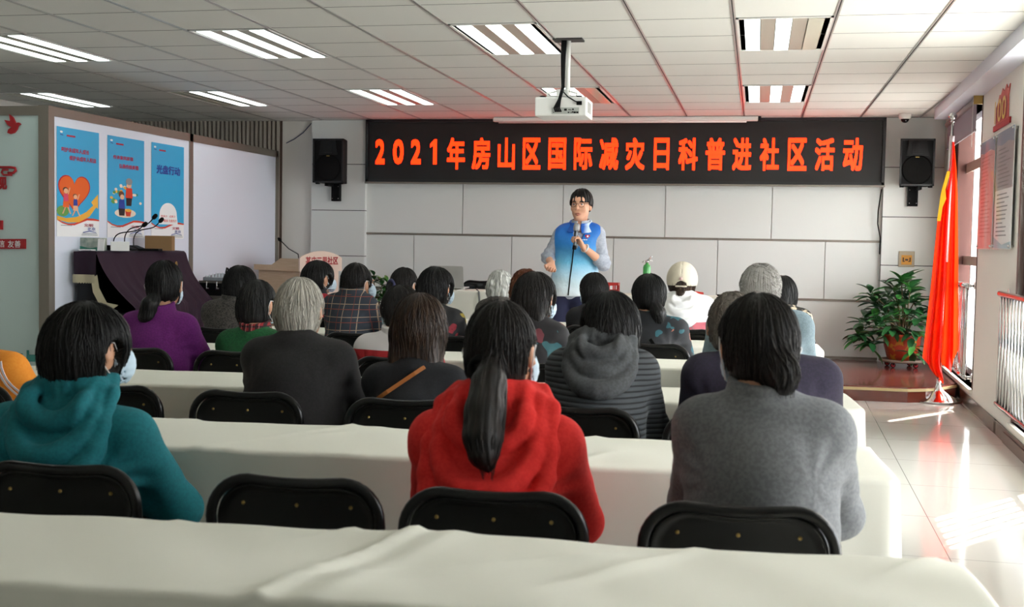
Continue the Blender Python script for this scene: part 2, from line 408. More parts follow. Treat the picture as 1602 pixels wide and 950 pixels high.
# outdoor canopy above the windows, unseen and added to limit the sun; plain ground outside
def sun_blocker(b):     # flat canopy, deep except for two slanted notches shaped to let sun patches onto the floor
    b.box((.24, YB, 2.68), (1.25, YW+1, 2.80)); q = 4/3
    for y0, y1 in ((None, 6.55), (7.2, 10.42), (10.56, None)):
        a0, a1 = (YB, YB) if y0 is None else (y0+1.25*q, y0+2.2*q); c0, c1 = (17, 17) if y1 is None else (y1+1.25*q, y1+2.2*q)
        b.prism([(1.25, a0), (2.2, a1), (2.2, c1), (1.25, c0)], .12, lambda u, v, w: (u, v, 2.68+w))
struct(RB('exterior_sun_blocker', sun_blocker, 'wall'))
struct(MB().box((2.62, -30, -.6), (40, 60, -.4)).build('exterior_ground', mat('pale paving outside', 'b9b7b2', .8)))

# ---------------------------------------------------------------- ceiling lights
FX = [(0, 0, (1, 1, 0), 'second and third light rows, above the right aisle, far tube unlit'), (0, 5, (1, 1, 1), ''), (-3, 0, (1, 1, 1), ''), (-3, 5, (1, 1, 0), ''), (-6, 0, (1, 1, 1), ''), (-6, 5, (1, 1, 1), ''), (-9, 0, (1, 1, 1), ''), (-9, 5, (0, 1, 1), ''), (-12, 5, (0, 1, 1), ''),
      (0, -5, (1, 1, 1), ''), (-3, -5, (1, 1, 1), ''), (-6, -5, (1, 1, 1), ''), (0, -14, (1, 1, 1), ''), (-3, -14, (1, 1, 1), ''), (-6, -14, (1, 1, 1), '')]  # last three fixtures are unseen, added behind the camera to lift the foreground
FL = ['grille ceiling light with one dark tube, nearest the beam in the nearer lamp row', 'grille ceiling light with three lit tubes above the right end of the lit sign',
      'grille ceiling light with three lit tubes just in front of the projector mount', 'grille ceiling light half hidden behind the white projector',
      'grille ceiling light with three lit tubes, nearer lamp row, left of the projector', 'grille ceiling light with red glints left of the projector, farther lamp row',
      'grille ceiling light cut by the left edge of the photo', 'grille ceiling light with its left tube dark, above the blank partition panel',
      'grille ceiling light with two lit tubes above the steel corner post', 'grille ceiling light overhead of the audience, right', 'grille ceiling light overhead of the audience, middle', 'grille ceiling light overhead of the audience, left', 'added grille ceiling light, unseen behind the camera, right', 'added grille ceiling light, unseen behind the camera, middle', 'added grille ceiling light, unseen behind the camera, left']
for (c, j, on, _), lab in zip(FX, FL):
    x0, y0 = cx0+.6*c, cy0+.6*j
    t = thing('ceiling_light', lab, 'light', (x0+.3, y0+.6, ZC), group='grille ceiling lights')
    b = MB(); b.box((-.285, -.585, -.0), (.285, .585, .012))
    b.build('housing', 'lampbody', t)
    b = MB()
    for s_ in (-1, 1): b.box((s_*.27, -.595, -.008), (s_*.287, .595, 0)); b.box((-.287, s_*.578, -.008), (.287, s_*.595, 0))
    b.build('frame', 'white', t)
    for k in range(3):
        xc = -.19+.19*k
        b = MB(); b.box((xc-.047, -.565, -.009), (xc+.047, .565, -.001)); b.build('tube', 'tube' if on[k] else 'tubeoff', t)
    b = MB()
    for k in range(2): b.box((-.19+.19*k+.052, -.57, -.006), (-.19*(1-k)+.19-.24*0-.052-(.0 if k else 0), .57, -.001)) if False else b.box((-.138+.19*k, -.57, -.006), (-.052+.19*k, .57, -.001))
    b.build('reflector', 'lampbody', t)

# ---------------------------------------------------------------- LED sign
sx0, sx1 = aty(574, 240, YW-.12)[0], aty(1384, 240, YW-.12)[0]
zt0, zt1 = aty(1000, 287.5, YW-.12)[2], ZC-.004
YS = YW-.13
sg = thing('led_sign', 'long black LED sign with orange red characters across the front wall', 'sign', ((sx0+sx1)/2, YW, zt0))
o = MB().box((sx0, YS, zt0), (sx1, YW-.031, zt1)).build('screen', 'screenblack', sg, None); o.matrix_parent_inverse = Matrix.Translation(-sg.location)
def keep(o, p): o.parent = p; o.matrix_parent_inverse = Matrix.Translation(-Vector(p.location)); return o
b = MB()
for zz in (zt0, zt1-.03): b.box((sx0-.005, YS-.025, zz), (sx1+.005, YS+.02, zz+.03))
for xx in (sx0-.005, sx1-.025): b.box((xx, YS-.025, zt0), (xx+.03, YS+.02, zt1))
keep(b.build('frame', mat('dark sign frame', '1b1b1c', .35)), sg)
keep(MB().box((sx0-.01, YS-.03, zt0-.018), (sx1+.01, YS+.04, zt0-.001)).build('bottom_trim', 'steel'), sg)
chars = [('2', 587.5, 602), ('0', 615, 631.5), ('2', 643, 658.5), ('1', 673, 683.5), ('年', 699.5, 727.5), ('房', 738.5, 767), ('山', 779, 805.5), ('区', 818, 845.5), ('国', 858, 885.5), ('际', 898, 926.5), ('减', 938, 967.5), ('灾', 978.5, 1008.5), ('日', 1023, 1047), ('科', 1061.5, 1091.5), ('普', 1104, 1134), ('进', 1146, 1175.5), ('社', 1189, 1218.5), ('区', 1232.5, 1262), ('活', 1275, 1305.5), ('动', 1319, 1349.5)]
b = MB()
for ch, a, c in chars:
    dig = ch.isdigit(); x = (a+c)/2
    yt = (218 if dig else 215.5)+(x-590)*.0008; yb = (257 if dig else 264.5)+(x-590)*.0042
    p0, p1 = aty(a, (yt+yb)/2, YS), aty(c, (yt+yb)/2, YS); zt_, zb_ = aty(x, yt, YS)[2], aty(x, yb, YS)[2]
    if ch == '1':
        b.add([(p0[0]+u*(p1[0]-p0[0]), YS-.004, zb_+v*(zt_-zb_)) for u, v in ((.45, 0), (1, 0), (1, 1), (.62, 1), (0, .82), (0, .66), (.45, .76))], [tuple(range(7))], 'ledtext'); continue
    put_text(b, ch, p0[0], zb_, p1[0], zt_, lambda u, v, w: (u, YS-w, v), .004, 'ledtext', 0 if ch == '1' else .05 if dig else .03)
keep(b.build('lettering'), sg)
# projection screen housing under the ceiling
p0, p1 = aty(772, 190, YW-.3), aty(1186, 190, YW-.3)
t = thing('projection_screen_housing', 'slim white projection screen tube fixed above the LED sign', 'projection screen', (p0[0], YW-.3, ZC-.06))
keep(MB().box((p0[0], YW-.34, ZC-.052), (p1[0], YW-.26, ZC-.004), bev=.012).build('casing', 'white'), t)
keep(MB().tube([(p0[0]+.06, YW-.3, ZC-.056), (p1[0]-.12, YW-.3, ZC-.056)], .012).build('bottom_bar', 'white'), t)
keep(MB().box((p1[0], YW-.335, ZC-.05), (p1[0]+.03, YW-.265, ZC-.006)).build('end_cap', 'black'), t)

# ---------------------------------------------------------------- loudspeakers on brackets
def pa(px0, px1, py0, py1, Y, label, side):
    a, b_ = aty(px0, py0, Y), aty(px1, py1, Y); xc = (a[0]+b_[0])/2; wd = b_[0]-a[0]; h = a[2]-b_[2]
    t = thing('wall_speaker', label, 'loudspeaker', (xc, Y, b_[2]), 0, 'loudspeakers on wall brackets')
    hw = wd/2
    mb = MB(); mb.prism([(-hw, 0), (hw, 0), (hw*.72, .26), (-hw*.72, .26)], h, lambda u, v, w: (u, v, w)); mb.build('cabinet', 'black', t)
    mb = MB()
    for s_ in (-1, 1): mb.box((s_*hw, -.012, 0), (s_*(hw-.018), 0, h)); mb.box((-hw, -.012, h/2+s_*h/2), (hw, 0, h/2+s_*(h/2-.018)))
    mb.build('front_frame', mat('worn black edge', '101012', .5), t)
    mb = MB(); mb.lathe([(.001, -.03), (.06, -.02), (.13, -.004), (.148, .006), (.152, .0)], (0, -.004, h*.34), None, 28, 1); mb.build('woofer', 'blackrubber', t)
    mb = MB(); mb.prism([(-.11, 0), (.11, 0), (.085, .16), (-.085, .16)], .008, lambda u, v, w: (u, -.002-w, h*.64+v))
    mb.box((-.05, -.02, h*.68), (.05, -.012, h*.9)); mb.build('horn', mat('dark horn', '0c0c0d', .4, spec=.3), t)
    MB().box((-.018, -.009, h*.6), (.018, -.004, h*.615)).build('badge', 'brass', t)
    mb = MB(); mb.box((-.05, .24, -.2), (.05, .3, -.0)).box((-.02+side*.04, .05, -.035), (.02+side*.04, .28, .0)).box((-.045, .232, -.19), (-.03, .241, -.02)).box((.03, .232, -.19), (.045, .241, -.02)); br = mb.build('bracket', 'black', t)
    mb = MB()
    for x in (-.035, .035):
        for z in (-.17, -.03): mb.lathe([(.001, -.004), (.006, -.003), (.006, .002)], (x, .235, z), None, 8, 1)
    mb.build('bolt', 'chrome', br)
    mb = MB()
    for x in (-.14, .14): mb.box((x-.02, .02, -.015), (x+.02, .06, 0))
    mb.build('foot', 'blackrubber', t)
pa(490, 537, 217, 286, YPL-.31, 'black loudspeaker on the wall left of the LED sign', -1)
pa(1409, 1461, 217, 291, YPL-.31, 'black loudspeaker on the wall right of the LED sign', 1)
# dome camera
p = aty(1416, 181, 12.5)
t = thing('dome_camera', 'small white dome camera with dark lens under the ceiling', 'camera', (p[0], 12.5, ZC))
MB().lathe([(.06, 0), (.062, -.03), (.055, -.055)]).build('housing', 'white', t)
MB().lathe([(.042, -.054), (.036, -.075), (.02, -.09), (.002, -.094)]).build('lens_dome', 'blackgloss', t)
# wall plate
p, q = aty(1406, 393, YPL), aty(1430, 418, YPL)
t = thing('wall_plate', 'beige wall plate with an orange square beside the potted plant', 'wall plate', ((p[0]+q[0])/2, YPL, (p[2]+q[2])/2))
hw, hh = (q[0]-p[0])/2, (p[2]-q[2])/2
MB().box((-hw, -.015, -hh), (hw, 0, hh), bev=.004).build('plate', mat('beige plastic', 'a99c84', .5), t)
mb = MB(); mb.box((-hw*.66, -.02, -hh*.72), (hw*.66, -.014, hh*.5)); ins = mb.build('insert', mat('orange label', 'c98a20', .5), t)
mb = MB(); mb.box((-hw*.5, -.023, -hh*.35), (-hw*.35, -.019, hh*.2)).box((hw*.35, -.023, -hh*.35), (hw*.5, -.019, hh*.2)).box((-hw*.5, -.023, -hh*.35), (-hw*.2, -.019, -hh*.25)).box((hw*.5, -.023, -hh*.35), (hw*.2, -.019, -hh*.25)).box((-hw*.18, -.023, -hh*.2), (hw*.18, -.019, hh*.02)); mb.build('marking', mat('dark brown print', '3a220c', .6), ins)
# black cable down the right pillar edge
tag(MB().tube([aty(1379, 296, YPL-.02), aty(1374, 330, YPL-.02), aty(1373, 350, YPL-.015), aty(1377, 372, YPL-.015), aty(1376, 398, YPL-.015)], .007, None, 6).build('cable', 'black'), 'thin black cable hanging down the wall beside the right pillar', 'cable')
tag(MB().tube([aty(487, 193, YW-.03), aty(474, 208, YW-.03), aty(460, 218, YW-.03), aty(448, 224, YW-.03)], .005, None, 6).build('cable', mat('blue cable', '30406a', .5)), 'thin blue cable sagging from the ceiling above the partition end', 'cable')

# ---------------------------------------------------------------- projector
PY = 7.75
a, b_ = aty(837, 152, PY), aty(917, 181, PY); xc = (a[0]+b_[0])/2; wd = b_[0]-a[0]; zb, ztp = b_[2], a[2]
t = thing('projector', 'white ceiling projector hanging on a pole with black cables', 'projector', (xc, PY, ZC))
zb -= ZC; ztp -= ZC
MB().box((-wd/2, 0, zb), (wd/2, .3, ztp), bev=.008).build('body', 'white', t)
mb = MB()
mb.box((-wd*.17, -.002, zb+.012), (wd*.36, .002, zb+.055)); pp = mb.build('port_panel', mat('grey port panel', 'b6bab4', .5), t)
mb = MB()
for i, (u, v, s_) in enumerate([(.1, .04, .014), (.17, .04, .006), (.2, .04, .005), (.245, .042, .009), (-.13, .022, .005), (-.1, .026, .004), (.16, .022, .008), (.21, .02, .005), (.24, .024, .008), (.28, .022, .011), (.33, .022, .011)]):
    mb.box((wd*u-s_/2*1.3, -.005, zb+v-s_/2), (wd*u+s_/2*1.3, -.001, zb+v+s_/2))
mb.build('socket', 'black', pp)
mb = MB()
for k in range(9): mb.box((wd/2+.0005, .06, zb+.03+k*.008), (wd/2+.003, .2, zb+.034+k*.008))
mb.build('side_vent', mat('vent grey', '9a9d9a', .6), t)
mb = MB()
for x, y in ((-wd*.38, .04), (wd*.33, .04), (-.0, .2)): mb.lathe([(.022, 0), (.022, .012), (.012, .016)], (x, y+.02, ztp))
mb.build('foot', 'black', t)
mb = MB(); mb.box((-wd*.27, .03, ztp+.006), (wd*.28, .22, ztp+.014)); mb.box((-.04, .06, ztp+.014), (.04, .15, ztp+.06), bev=.004)
for s_ in (-1, 1): mb.tube([(s_*.1, .05, ztp+.0), (s_*.1, .05, ztp+.03), (s_*.04, .1, ztp+.05)], .006)
mb.build('bracket', 'white', t)
mb = MB(); mb.tube([(.03, .1, ztp+.05), (.03, .1, -.004)], .016, None, 14); mb.build('pole', 'white', t)
MB().box((-.07, .04, -.012), (.13, .16, -.0005)).build('ceiling_plate', 'gap', t)
mb = MB()
for k in range(4): mb.tube([(-.01+k*.009, .075, -.01), (-.012+k*.008, .075, -.12), (-.008+k*.006, .07, -.24), (0+k*.004, .05, ztp+.07), (-.012+k*.004, -.012, ztp-.02), (-.04+k*.012, -.02, zb+.05), (-.03+k*.012, -.006, zb+.026)], .0055, None, 6)
mb.tube([(.0, .03, ztp+.05), (.05, 0, ztp+.0), (.1, -.012, ztp-.03), (.125, -.008, ztp-.04)], .004, None, 6).box((.11, -.014, ztp-.055), (.145, -.001, ztp-.03))
mb.build('cable', 'black', t)

# ---------------------------------------------------------------- left: partition, posters, frosted board
XP = -5.55
def at_p(px, py): return atx(px, py, XP)
ya = at_p(78, 300)[1]; yb_ = at_p(298, 300)[1]; yc = YW-.12
ZT = 2.345
pt = struct(MB().box((XP-.03, ya, 0), (XP, yc, ZT-.06)).build('wall_partition', 'whitepaint'))
mb = MB()
for y in (ya, yb_, yc): mb.box((XP-.05, y-.035, 0), (XP+.012, y+.035, ZT))
mb.build('steel_post', 'steel', pt)
mb = MB(); mb.box((XP-.05, ya, ZT-.075), (XP+.012, yc, ZT)); mb.box((XP-.05, ya, 0), (XP+.012, yc, .1)); mb.build('steel_rail', 'steel', pt)
YFR = ya-.01
ft = struct(MB().box((XL, YFR, 0), (XP-.06, YFR+.03, ZT-.06)).build('wall_partition_frosted', 'frost'))
mb = MB(); mb.box((XL, YFR-.01, ZT-.075), (XP-.0, YFR+.04, ZT)).box((XP-.075, YFR-.03, 0), (XP+.016, YFR+.05, ZT+.002)).build('steel_frame', 'steel', ft)
def fx(px, py): p = aty(px, py, YFR); return p[0], p[2]
def FP(u, v, w): x, z = fx(u, v); return (x, YFR-w, z)
b = [(18, 178), (24, 192), (33, 193), (29, 199), (27, 208), (20, 211), (13, 209), (15, 201), (9, 188), (16, 191)]
bird = [(16.5, 179), (22, 184), (26, 193), (31, 192), (34, 194.5), (30, 197), (28, 203), (24, 208), (18, 210), (13.5, 208), (15, 203), (20, 199.5), (14, 196), (9, 188), (18, 190)]
tag(MB().prism(bird, .02, FP).build('bird_emblem', 'red'), 'small red dove emblem on the frosted board at far left', 'emblem')
mb = MB()
mb.tube([FP(-40, 262, .012), FP(18, 262, .012), FP(25, 263, .012), FP(26, 267, .012), FP(22, 271, .012), FP(14, 270.5, .012)], .011, None, 6)
mb.tube([FP(14, 266, .012), FP(6, 266, .012), FP(4, 270, .012), FP(7, 274, .012), FP(20, 274, .012)], .009, None, 6)
tag(mb.build('cloud_ornament', 'red'), 'red scroll cloud ornament on the frosted board', 'ornament')
mb = MB(); put_text(mb, '价值观', -46, 297, 13, 276, FP, .015, 'red', .045); tag(mb.build('red_characters'), 'red raised characters under the scroll ornament', 'lettering')
mb = MB(); mb.prism([(-60, 345), (5, 345), (5, 359.5), (-60, 359.5)], .02, FP); tag(mb.build('red_plaque', 'red'), 'short red plaque above the one reading friendliness on the frosted board', 'plaque')
t = tag(MB().prism([(-90, 374), (41, 374), (41, 389.5), (-90, 389.5)], .02, FP).build('red_plaque', 'red'), 'red plaque with white characters on the frosted board, lower of two', 'plaque')
mb = MB(); put_text(mb, '诚信', -11, 387, 10, 376, FP, .022, 'paper', .01); put_text(mb, '友善', 15, 387.5, 35, 376.5, FP, .022, 'paper', .01); mb.build('lettering', None, t)
mb = MB(); mb.poly([(30, 566), (30, 553), (36, 553), (36, 560), (42, 560), (42, 548), (46, 548), (46, 555), (56, 555), (56, 566)], FP, .004)
tag(mb.build('skyline_decal', mat('teal film', '3f8f88', .5)), 'teal skyline decal low on the frosted board', 'decal')
# posters
M['pblue'] = zbands('poster blue', [(0, '8fdcf0'), (.5, '36b2de'), (1.2, '27a8da')], .4, 2, True)
for k, c in dict(porange='e8641c', pheart='d83a1a', pyel='f0b13a', pskin='e9b48e', pblack='1d1a1c', ppink='d9486a', pteal='2f8f7a', pnavy='1d3f9a', pcrim='b3123a', pgrey='8b8f92', pgreen='5f9a4a', pcream='f0dcc8', pbrown='6b3c22').items(): M[k] = mat('print '+k[1:], c, .45)
def ell2(cx, cy, rx, ry, n=18, a0=0, a1=2*PI): return [(cx+rx*math.cos(a0+(a1-a0)*i/n), cy+ry*math.sin(a0+(a1-a0)*i/n)) for i in range(n if a1-a0 > 6.2 else n+1)]
def poster(pxl, pxr, ptop, pbot, label, art):
    pa_, pb_ = at_p(pxl, ptop), at_p(pxr, pbot); y0, y1 = pa_[1], pb_[1]
    zt_, zb_ = pa_[2], at_p(pxl, pbot)[2]
    def f(u, v, w): return (XP+.003+w, y0+u*(y1-y0), zb_+v*(zt_-zb_))
    t = thing('poster', label, 'poster', (XP, (y0+y1)/2, zb_), 0, 'blue posters on the partition')
    def put(name, mb): return keep(mb.build(name), t)
    put('sheet', MB().prism([(0, 0), (1, 0), (1, 1), (0, 1)], .002, f, 'paper'))
    wave = [(1, .165), (.85, .175), (.7, .175), (.55, .15), (.4, .125), (.25, .12), (.12, .135), (0, .165)]
    mb = MB(); mb.poly([(0, 1), (1, 1)]+[(u, v) for u, v in wave], f, .0035, 'pblue')
    mb.poly([(u, v) for u, v in wave]+[(u, v-.013-(.006 if .3 < u < .9 else 0)) for u, v in reversed(wave)], f, .004, 'pheart'); put('background_print', mb)
    mb = MB(); art(mb, f); put('picture_print', mb)
    mb = MB(); mb.poly(ell2(.1, .955, .035, .01, 10), f, .006, 'paper'); mb.poly([(.07, .935), (.14, .93), (.14, .922), (.07, .927)], f, .006, 'pnavy')
    mb.poly([(.22, .92), (.42, .92), (.42, .935), (.22, .935)], f, .006, 'pcrim')
    put_text(mb, '文明', .62, .095, .84, .125, f, .006, 'pcrim', .01); put_text(mb, '北京', .7, .06, .9, .09, f, .006, 'pnavy', .01)
    mb.poly([(.6, .045), (.75, .058), (.92, .045), (.92, .04), (.75, .05), (.6, .038)], f, .006, 'pnavy')
    for v in (.03, .015): mb.poly([(.55+v, v), (.97-v, v), (.97-v, v+.006), (.55+v, v+.006)], f, .006, 'pgrey')
    mb.poly([(.08, .1), (.34, .1), (.34, .106), (.08, .106)], f, .006, 'pgrey'); put('small_print', mb)
def art1(mb, f):
    put_text(mb, '呵护未成年人成长', .1, .775, .75, .82, f, .006, 'pcrim', .02); put_text(mb, '维护未成年人权益', .28, .705, .92, .75, f, .006, 'pcrim', .02)
    h = []
    for i in range(40):
        a = 2*PI*i/40; h.append((16*math.sin(a)**3/17, (13*math.cos(a)-5*math.cos(2*a)-2*math.cos(3*a)-math.cos(4*a))/17))
    mb.poly([(.40+.40*u, .42+.21*v) for u, v in h], f, .0045, 'pcrim'); mb.poly([(.40+.375*u, .42+.197*v) for u, v in h], f, .005, 'porange')
    mb.poly(ell2(.13, .235, .14, .05), f, .0052, 'pgreen')
    mb.poly([(0, .19), (.2, .17), (.45, .185), (.68, .235), (.85, .3), (.8, .33), (.97, .41), (.97, .27), (.92, .285), (.75, .19), (.5, .135), (.25, .13), (0, .155)], f, .0055, 'pyel')
    for cx, cy, s_, body, leg in ((.2, .42, 1, 'ppink', 'porange'), (.42, .37, .85, 'pnavy', 'pskin')):
        mb.poly(ell2(cx, cy, .05*s_, .024*s_), f, .006, 'pskin'); mb.poly(ell2(cx-.01, cy+.012*s_, .06*s_, .022*s_), f, .0058, 'pblack' if s_ == 1 else 'pbrown')
        mb.poly([(cx-.05*s_, cy-.025*s_), (cx+.05*s_, cy-.025*s_), (cx+.06*s_, cy-.095*s_), (cx-.06*s_, cy-.095*s_)], f, .006, body)
        mb.poly([(cx-.06*s_, cy-.095*s_), (cx+.06*s_, cy-.095*s_), (cx+.08*s_, cy-.15*s_), (cx-.07*s_, cy-.15*s_)], f, .0061, leg)
        for s2 in (-1, 1): mb.poly([(cx+s2*.03, cy-.15*s_), (cx+s2*.03+.03, cy-.15*s_), (cx+s2*.09+.03, cy-.21*s_), (cx+s2*.09, cy-.21*s_)], f, .0062, 'pskin')
        mb.poly([(cx+.04, cy-.03*s_), (cx+.06, cy-.03*s_), (cx+.1, cy+.03*s_), (cx+.08, cy+.035*s_)], f, .0062, 'pskin')
def art2(mb, f):
    put_text(mb, '传承家风家德', .14, .775, .68, .815, f, .006, 'pcrim', .02); put_text(mb, '弘扬传统美德', .3, .69, .83, .735, f, .006, 'pcrim', .02)
    mb.poly(ell2(.47, .245, .29, .045), f, .005, 'pcream')
    random.seed(3)
    for i in range(26):
        a = random.uniform(-.2, PI+.2); r = random.uniform(.28, .42); mb.poly(ell2(.5+r*math.cos(a), .33+.2*math.sin(a)*r/.4, .04, .014, 8), f, .0045+i*1e-5, random.choice(['pgreen', 'pyel', 'pteal', 'pcream']))
    mb.poly(ell2(.57, .565, .09, .035), f, .0062, 'pgrey'); mb.poly(ell2(.57, .53, .065, .032), f, .006, 'pskin')
    mb.poly([(.49, .5), (.65, .5), (.67, .4), (.47, .4)], f, .006, 'pheart'); mb.poly([(.49, .4), (.65, .4), (.63, .32), (.49, .32)], f, .0061, 'pblack')
    mb.poly(ell2(.36, .43, .075, .034), f, .0062, 'pbrown'); mb.poly(ell2(.38, .405, .055, .026), f, .0063, 'pskin')
    mb.poly([(.3, .38), (.44, .38), (.46, .29), (.28, .29)], f, .0063, 'pnavy'); mb.poly([(.28, .29), (.46, .29), (.44, .22), (.3, .22)], f, .0064, 'pblack')
    mb.poly([(.46, .27), (.63, .27), (.6, .215), (.49, .215)], f, .0066, 'pheart'); mb.poly(ell2(.545, .275, .085, .016), f, .0067, 'pyel')
def art3(mb, f):
    put_text(mb, '光盘行动', .14, .68, .87, .775, f, .006, 'pnavy', .03)
    mb.poly(ell2(.5, .25, .27, .13, 16, 0, PI)+[(.2, .15), (.8, .15)], f, .0055, 'paper')
    put_text(mb, '吃多少', .28, .225, .47, .25, f, .006, 'pheart', .01); put_text(mb, '点多少', .53, .225, .72, .25, f, .006, 'pheart', .01); put_text(mb, '文明餐桌 光盘先行', .24, .175, .76, .205, f, .006, 'pheart', .01)
poster(87.5, 154, 197, 370, 'blue poster with an orange heart, leftmost of the three on the partition', art1)
poster(167, 224.5, 211, 371.5, 'blue poster with two figures at a red pot, middle of three on the partition', art2)
poster(236, 286.5, 222, 373, 'blue poster with large dark blue title, rightmost of three on the partition', art3)

# ---------------------------------------------------------------- tables under ivory cloths
ROWS = {  # far edge y = a + b x, depth, left end, right end, top height
 'A': (2.268, .0668, .45, -3.2, .385), 'B': (3.528, .0574, .455, -3.3, .335), 'C': (4.908, .0765, .46, -3.27, .36),
 'D': (6.096, .0323, .43, -3.35, .37), 'E': (7.385, .02, .44, -3.3, .37), 'F': (8.64, .01, .44, -3.3, .37)}
def tablecloth(name, L, D, zt, drop, seed, nx=80, ny=14, wr=.0025, seams=()):
    """top sheet with soft wrinkles, rounded rim and rippled sides; local x along the table, y 0..D"""
    rnd = random.Random(seed); mb = MB()
    ph = [rnd.uniform(0, 6.28) for _ in range(12)]
    def wz_(x, y):
        z = wr*.45*(math.sin(5.1*x+9*y+ph[0])*math.sin(3.3*x-6*y+ph[1])+.6*math.sin(13*x+17*y+ph[2])*math.sin(7*x+ph[3]))
        for (sx, slope, amp) in seams:
            q = (x-sx-slope*y); z += amp*math.exp(-(q/.02)**2)+(amp*.45 if q > 0 else 0)*math.exp(-(q/.25)**2)*.6+amp*.4*math.exp(-((q-.09)/.03)**2)
        for k in range(9):
            xc = (k+.5)/9*L+.1*math.sin(ph[k]); q = (x-xc-(1.3+.6*math.sin(ph[k]))*(y-D/2)); z += wr*.9*math.exp(-(q/.02)**2)*max(0, math.sin(ph[k]*3+y*7))
        return z
    def cx(t): return L*t
    top = [[(cx(i/nx), D*j/ny, zt+wz_(cx(i/nx), D*j/ny)) for i in range(nx+1)] for j in range(ny+1)]
    vs = [v for r in top for v in r]; idx = lambda i, j: j*(nx+1)+i
    fs = [(idx(i, j), idx(i+1, j), idx(i+1, j+1), idx(i, j+1)) for j in range(ny) for i in range(nx)]
    ring = [idx(i, 0) for i in range(nx)]+[idx(nx, j) for j in range(ny)]+[idx(i, ny) for i in range(nx, 0, -1)]+[idx(0, j) for j in range(ny, 0, -1)]
    base = [Vector(vs[i]) for i in ring]; nr = len(ring); cum = 0; prev = base[0]; arc = []
    for p in base: cum += (p-prev).length; arc.append(cum); prev = p
    nrm = []
    for p in base:
        n = Vector((0, 0, 0))
        if p.x < 1e-6: n.x -= 1
        if p.x > L-1e-6: n.x += 1
        if p.y < 1e-6: n.y -= 1
        if p.y > D-1e-6: n.y += 1
        nrm.append(n.normalized() if n.length else n)
    last = ring; r0 = .014
    levels = [(.3, 0), (.6, 0), (.85, 0), (1, 0)]+[(1, t) for t in (.06, .15, .3, .5, .75, 1)]
    for q, t in levels:
        cur = []
        for k in range(nr):
            p, n = base[k], nrm[k]; a = q*PI/2
            o = r0*math.sin(a); dz = r0*(1-math.cos(a))+t*drop
            s_ = arc[k]
            rip = t*(.010*math.sin(11*s_+ph[4])+.008*math.sin(23*s_+ph[5])+.006*math.sin(5*s_+ph[6]))+t*.012
            cor = 0
            for cxx in (0, L):
                for cyy in (0, D):
                    dd = math.hypot(p.x-cxx, p.y-cyy); cor += t*.03*math.exp(-(dd/.06)**2)
            vs.append((p.x+n.x*(o+rip+cor), p.y+n.y*(o+rip+cor), p.z-dz)); cur.append(len(vs)-1)
        for k in range(nr):
            j = (k+1) % nr; fs.append((last[k], last[j], cur[j], cur[k]))
        last = cur
    mb.add(vs, fs, 'cloth', True)
    return mb.build(name)
def training_table(L, D, zt, label, loc, rz, group):
    t = thing('training_table', label, 'table', loc, rz, group)
    MB().box((0.01, .01, zt-.03), (L-.01, D-.01, zt-.003)).build('table_top', 'woodpale', t)
    for x in (.06, L-.06):
        for y in (.05, D-.05): MB().tube([(x, y, 0), (x, y, zt-.03)], .014).build('leg', 'steel', t)
    return t
RN = {'A': 'nearest the camera, in front of everyone', 'B': 'that the teal, red and grey sitters face', 'C': 'that the man in black sweater faces', 'D': 'that the woman in purple faces',
      'E': 'that the plaid jacket sitter faces', 'F': 'in front of the standing speaker'}
for k, (a, b_, D, xl, xr) in ROWS.items():
    ang = math.atan(b_); L = (xr-xl)/math.cos(ang); org = Vector((xl, a+b_*xl, 0))-Vector((-math.sin(ang), math.cos(ang), 0))*D
    training_table(L, D, .728, 'long narrow table under the ivory cloth row '+RN[k], org, ang, 'training tables')
    seams = ((2.38, .36, .013),) if k == 'A' else (((1.75, .7, .006),) if k == 'B' else ())
    c = tablecloth('tablecloth', L, D, .739 if k in 'AB' else .734, .69, ord(k), 190 if k in 'AB' else 110, 26 if k in 'AB' else 16, (.010 if k == 'A' else .007) if k in 'AB' else .003, seams)
    c.location = org; c.rotation_euler.z = ang
    tag(c, 'ivory tablecloth on the long table row '+RN[k], 'tablecloth', 'ivory tablecloths')
def rowy(k, x): a, b_, D, _, _ = ROWS[k]; return a+b_*x
# head tables on the platform
for i, (x0, x1, y0, lab) in enumerate(((-3.35, -2.02, 10.62, 'left head table under the laptop'), (-1.42, .30, 10.66, 'right head table under the fire extinguisher'))):
    training_table(x1-x0, .45, .728, 'table on the platform, '+lab, (x0, y0, ZP), 0, 'head tables')
    c = tablecloth('tablecloth', x1-x0, .45, .731, .66, 40+i, 40, 10, .002); c.location = (x0, y0, ZP)
    tag(c, 'ivory tablecloth on the platform covering the '+lab.replace('under the', 'with the'), 'tablecloth', 'ivory tablecloths')
ZHT = ZP+.735

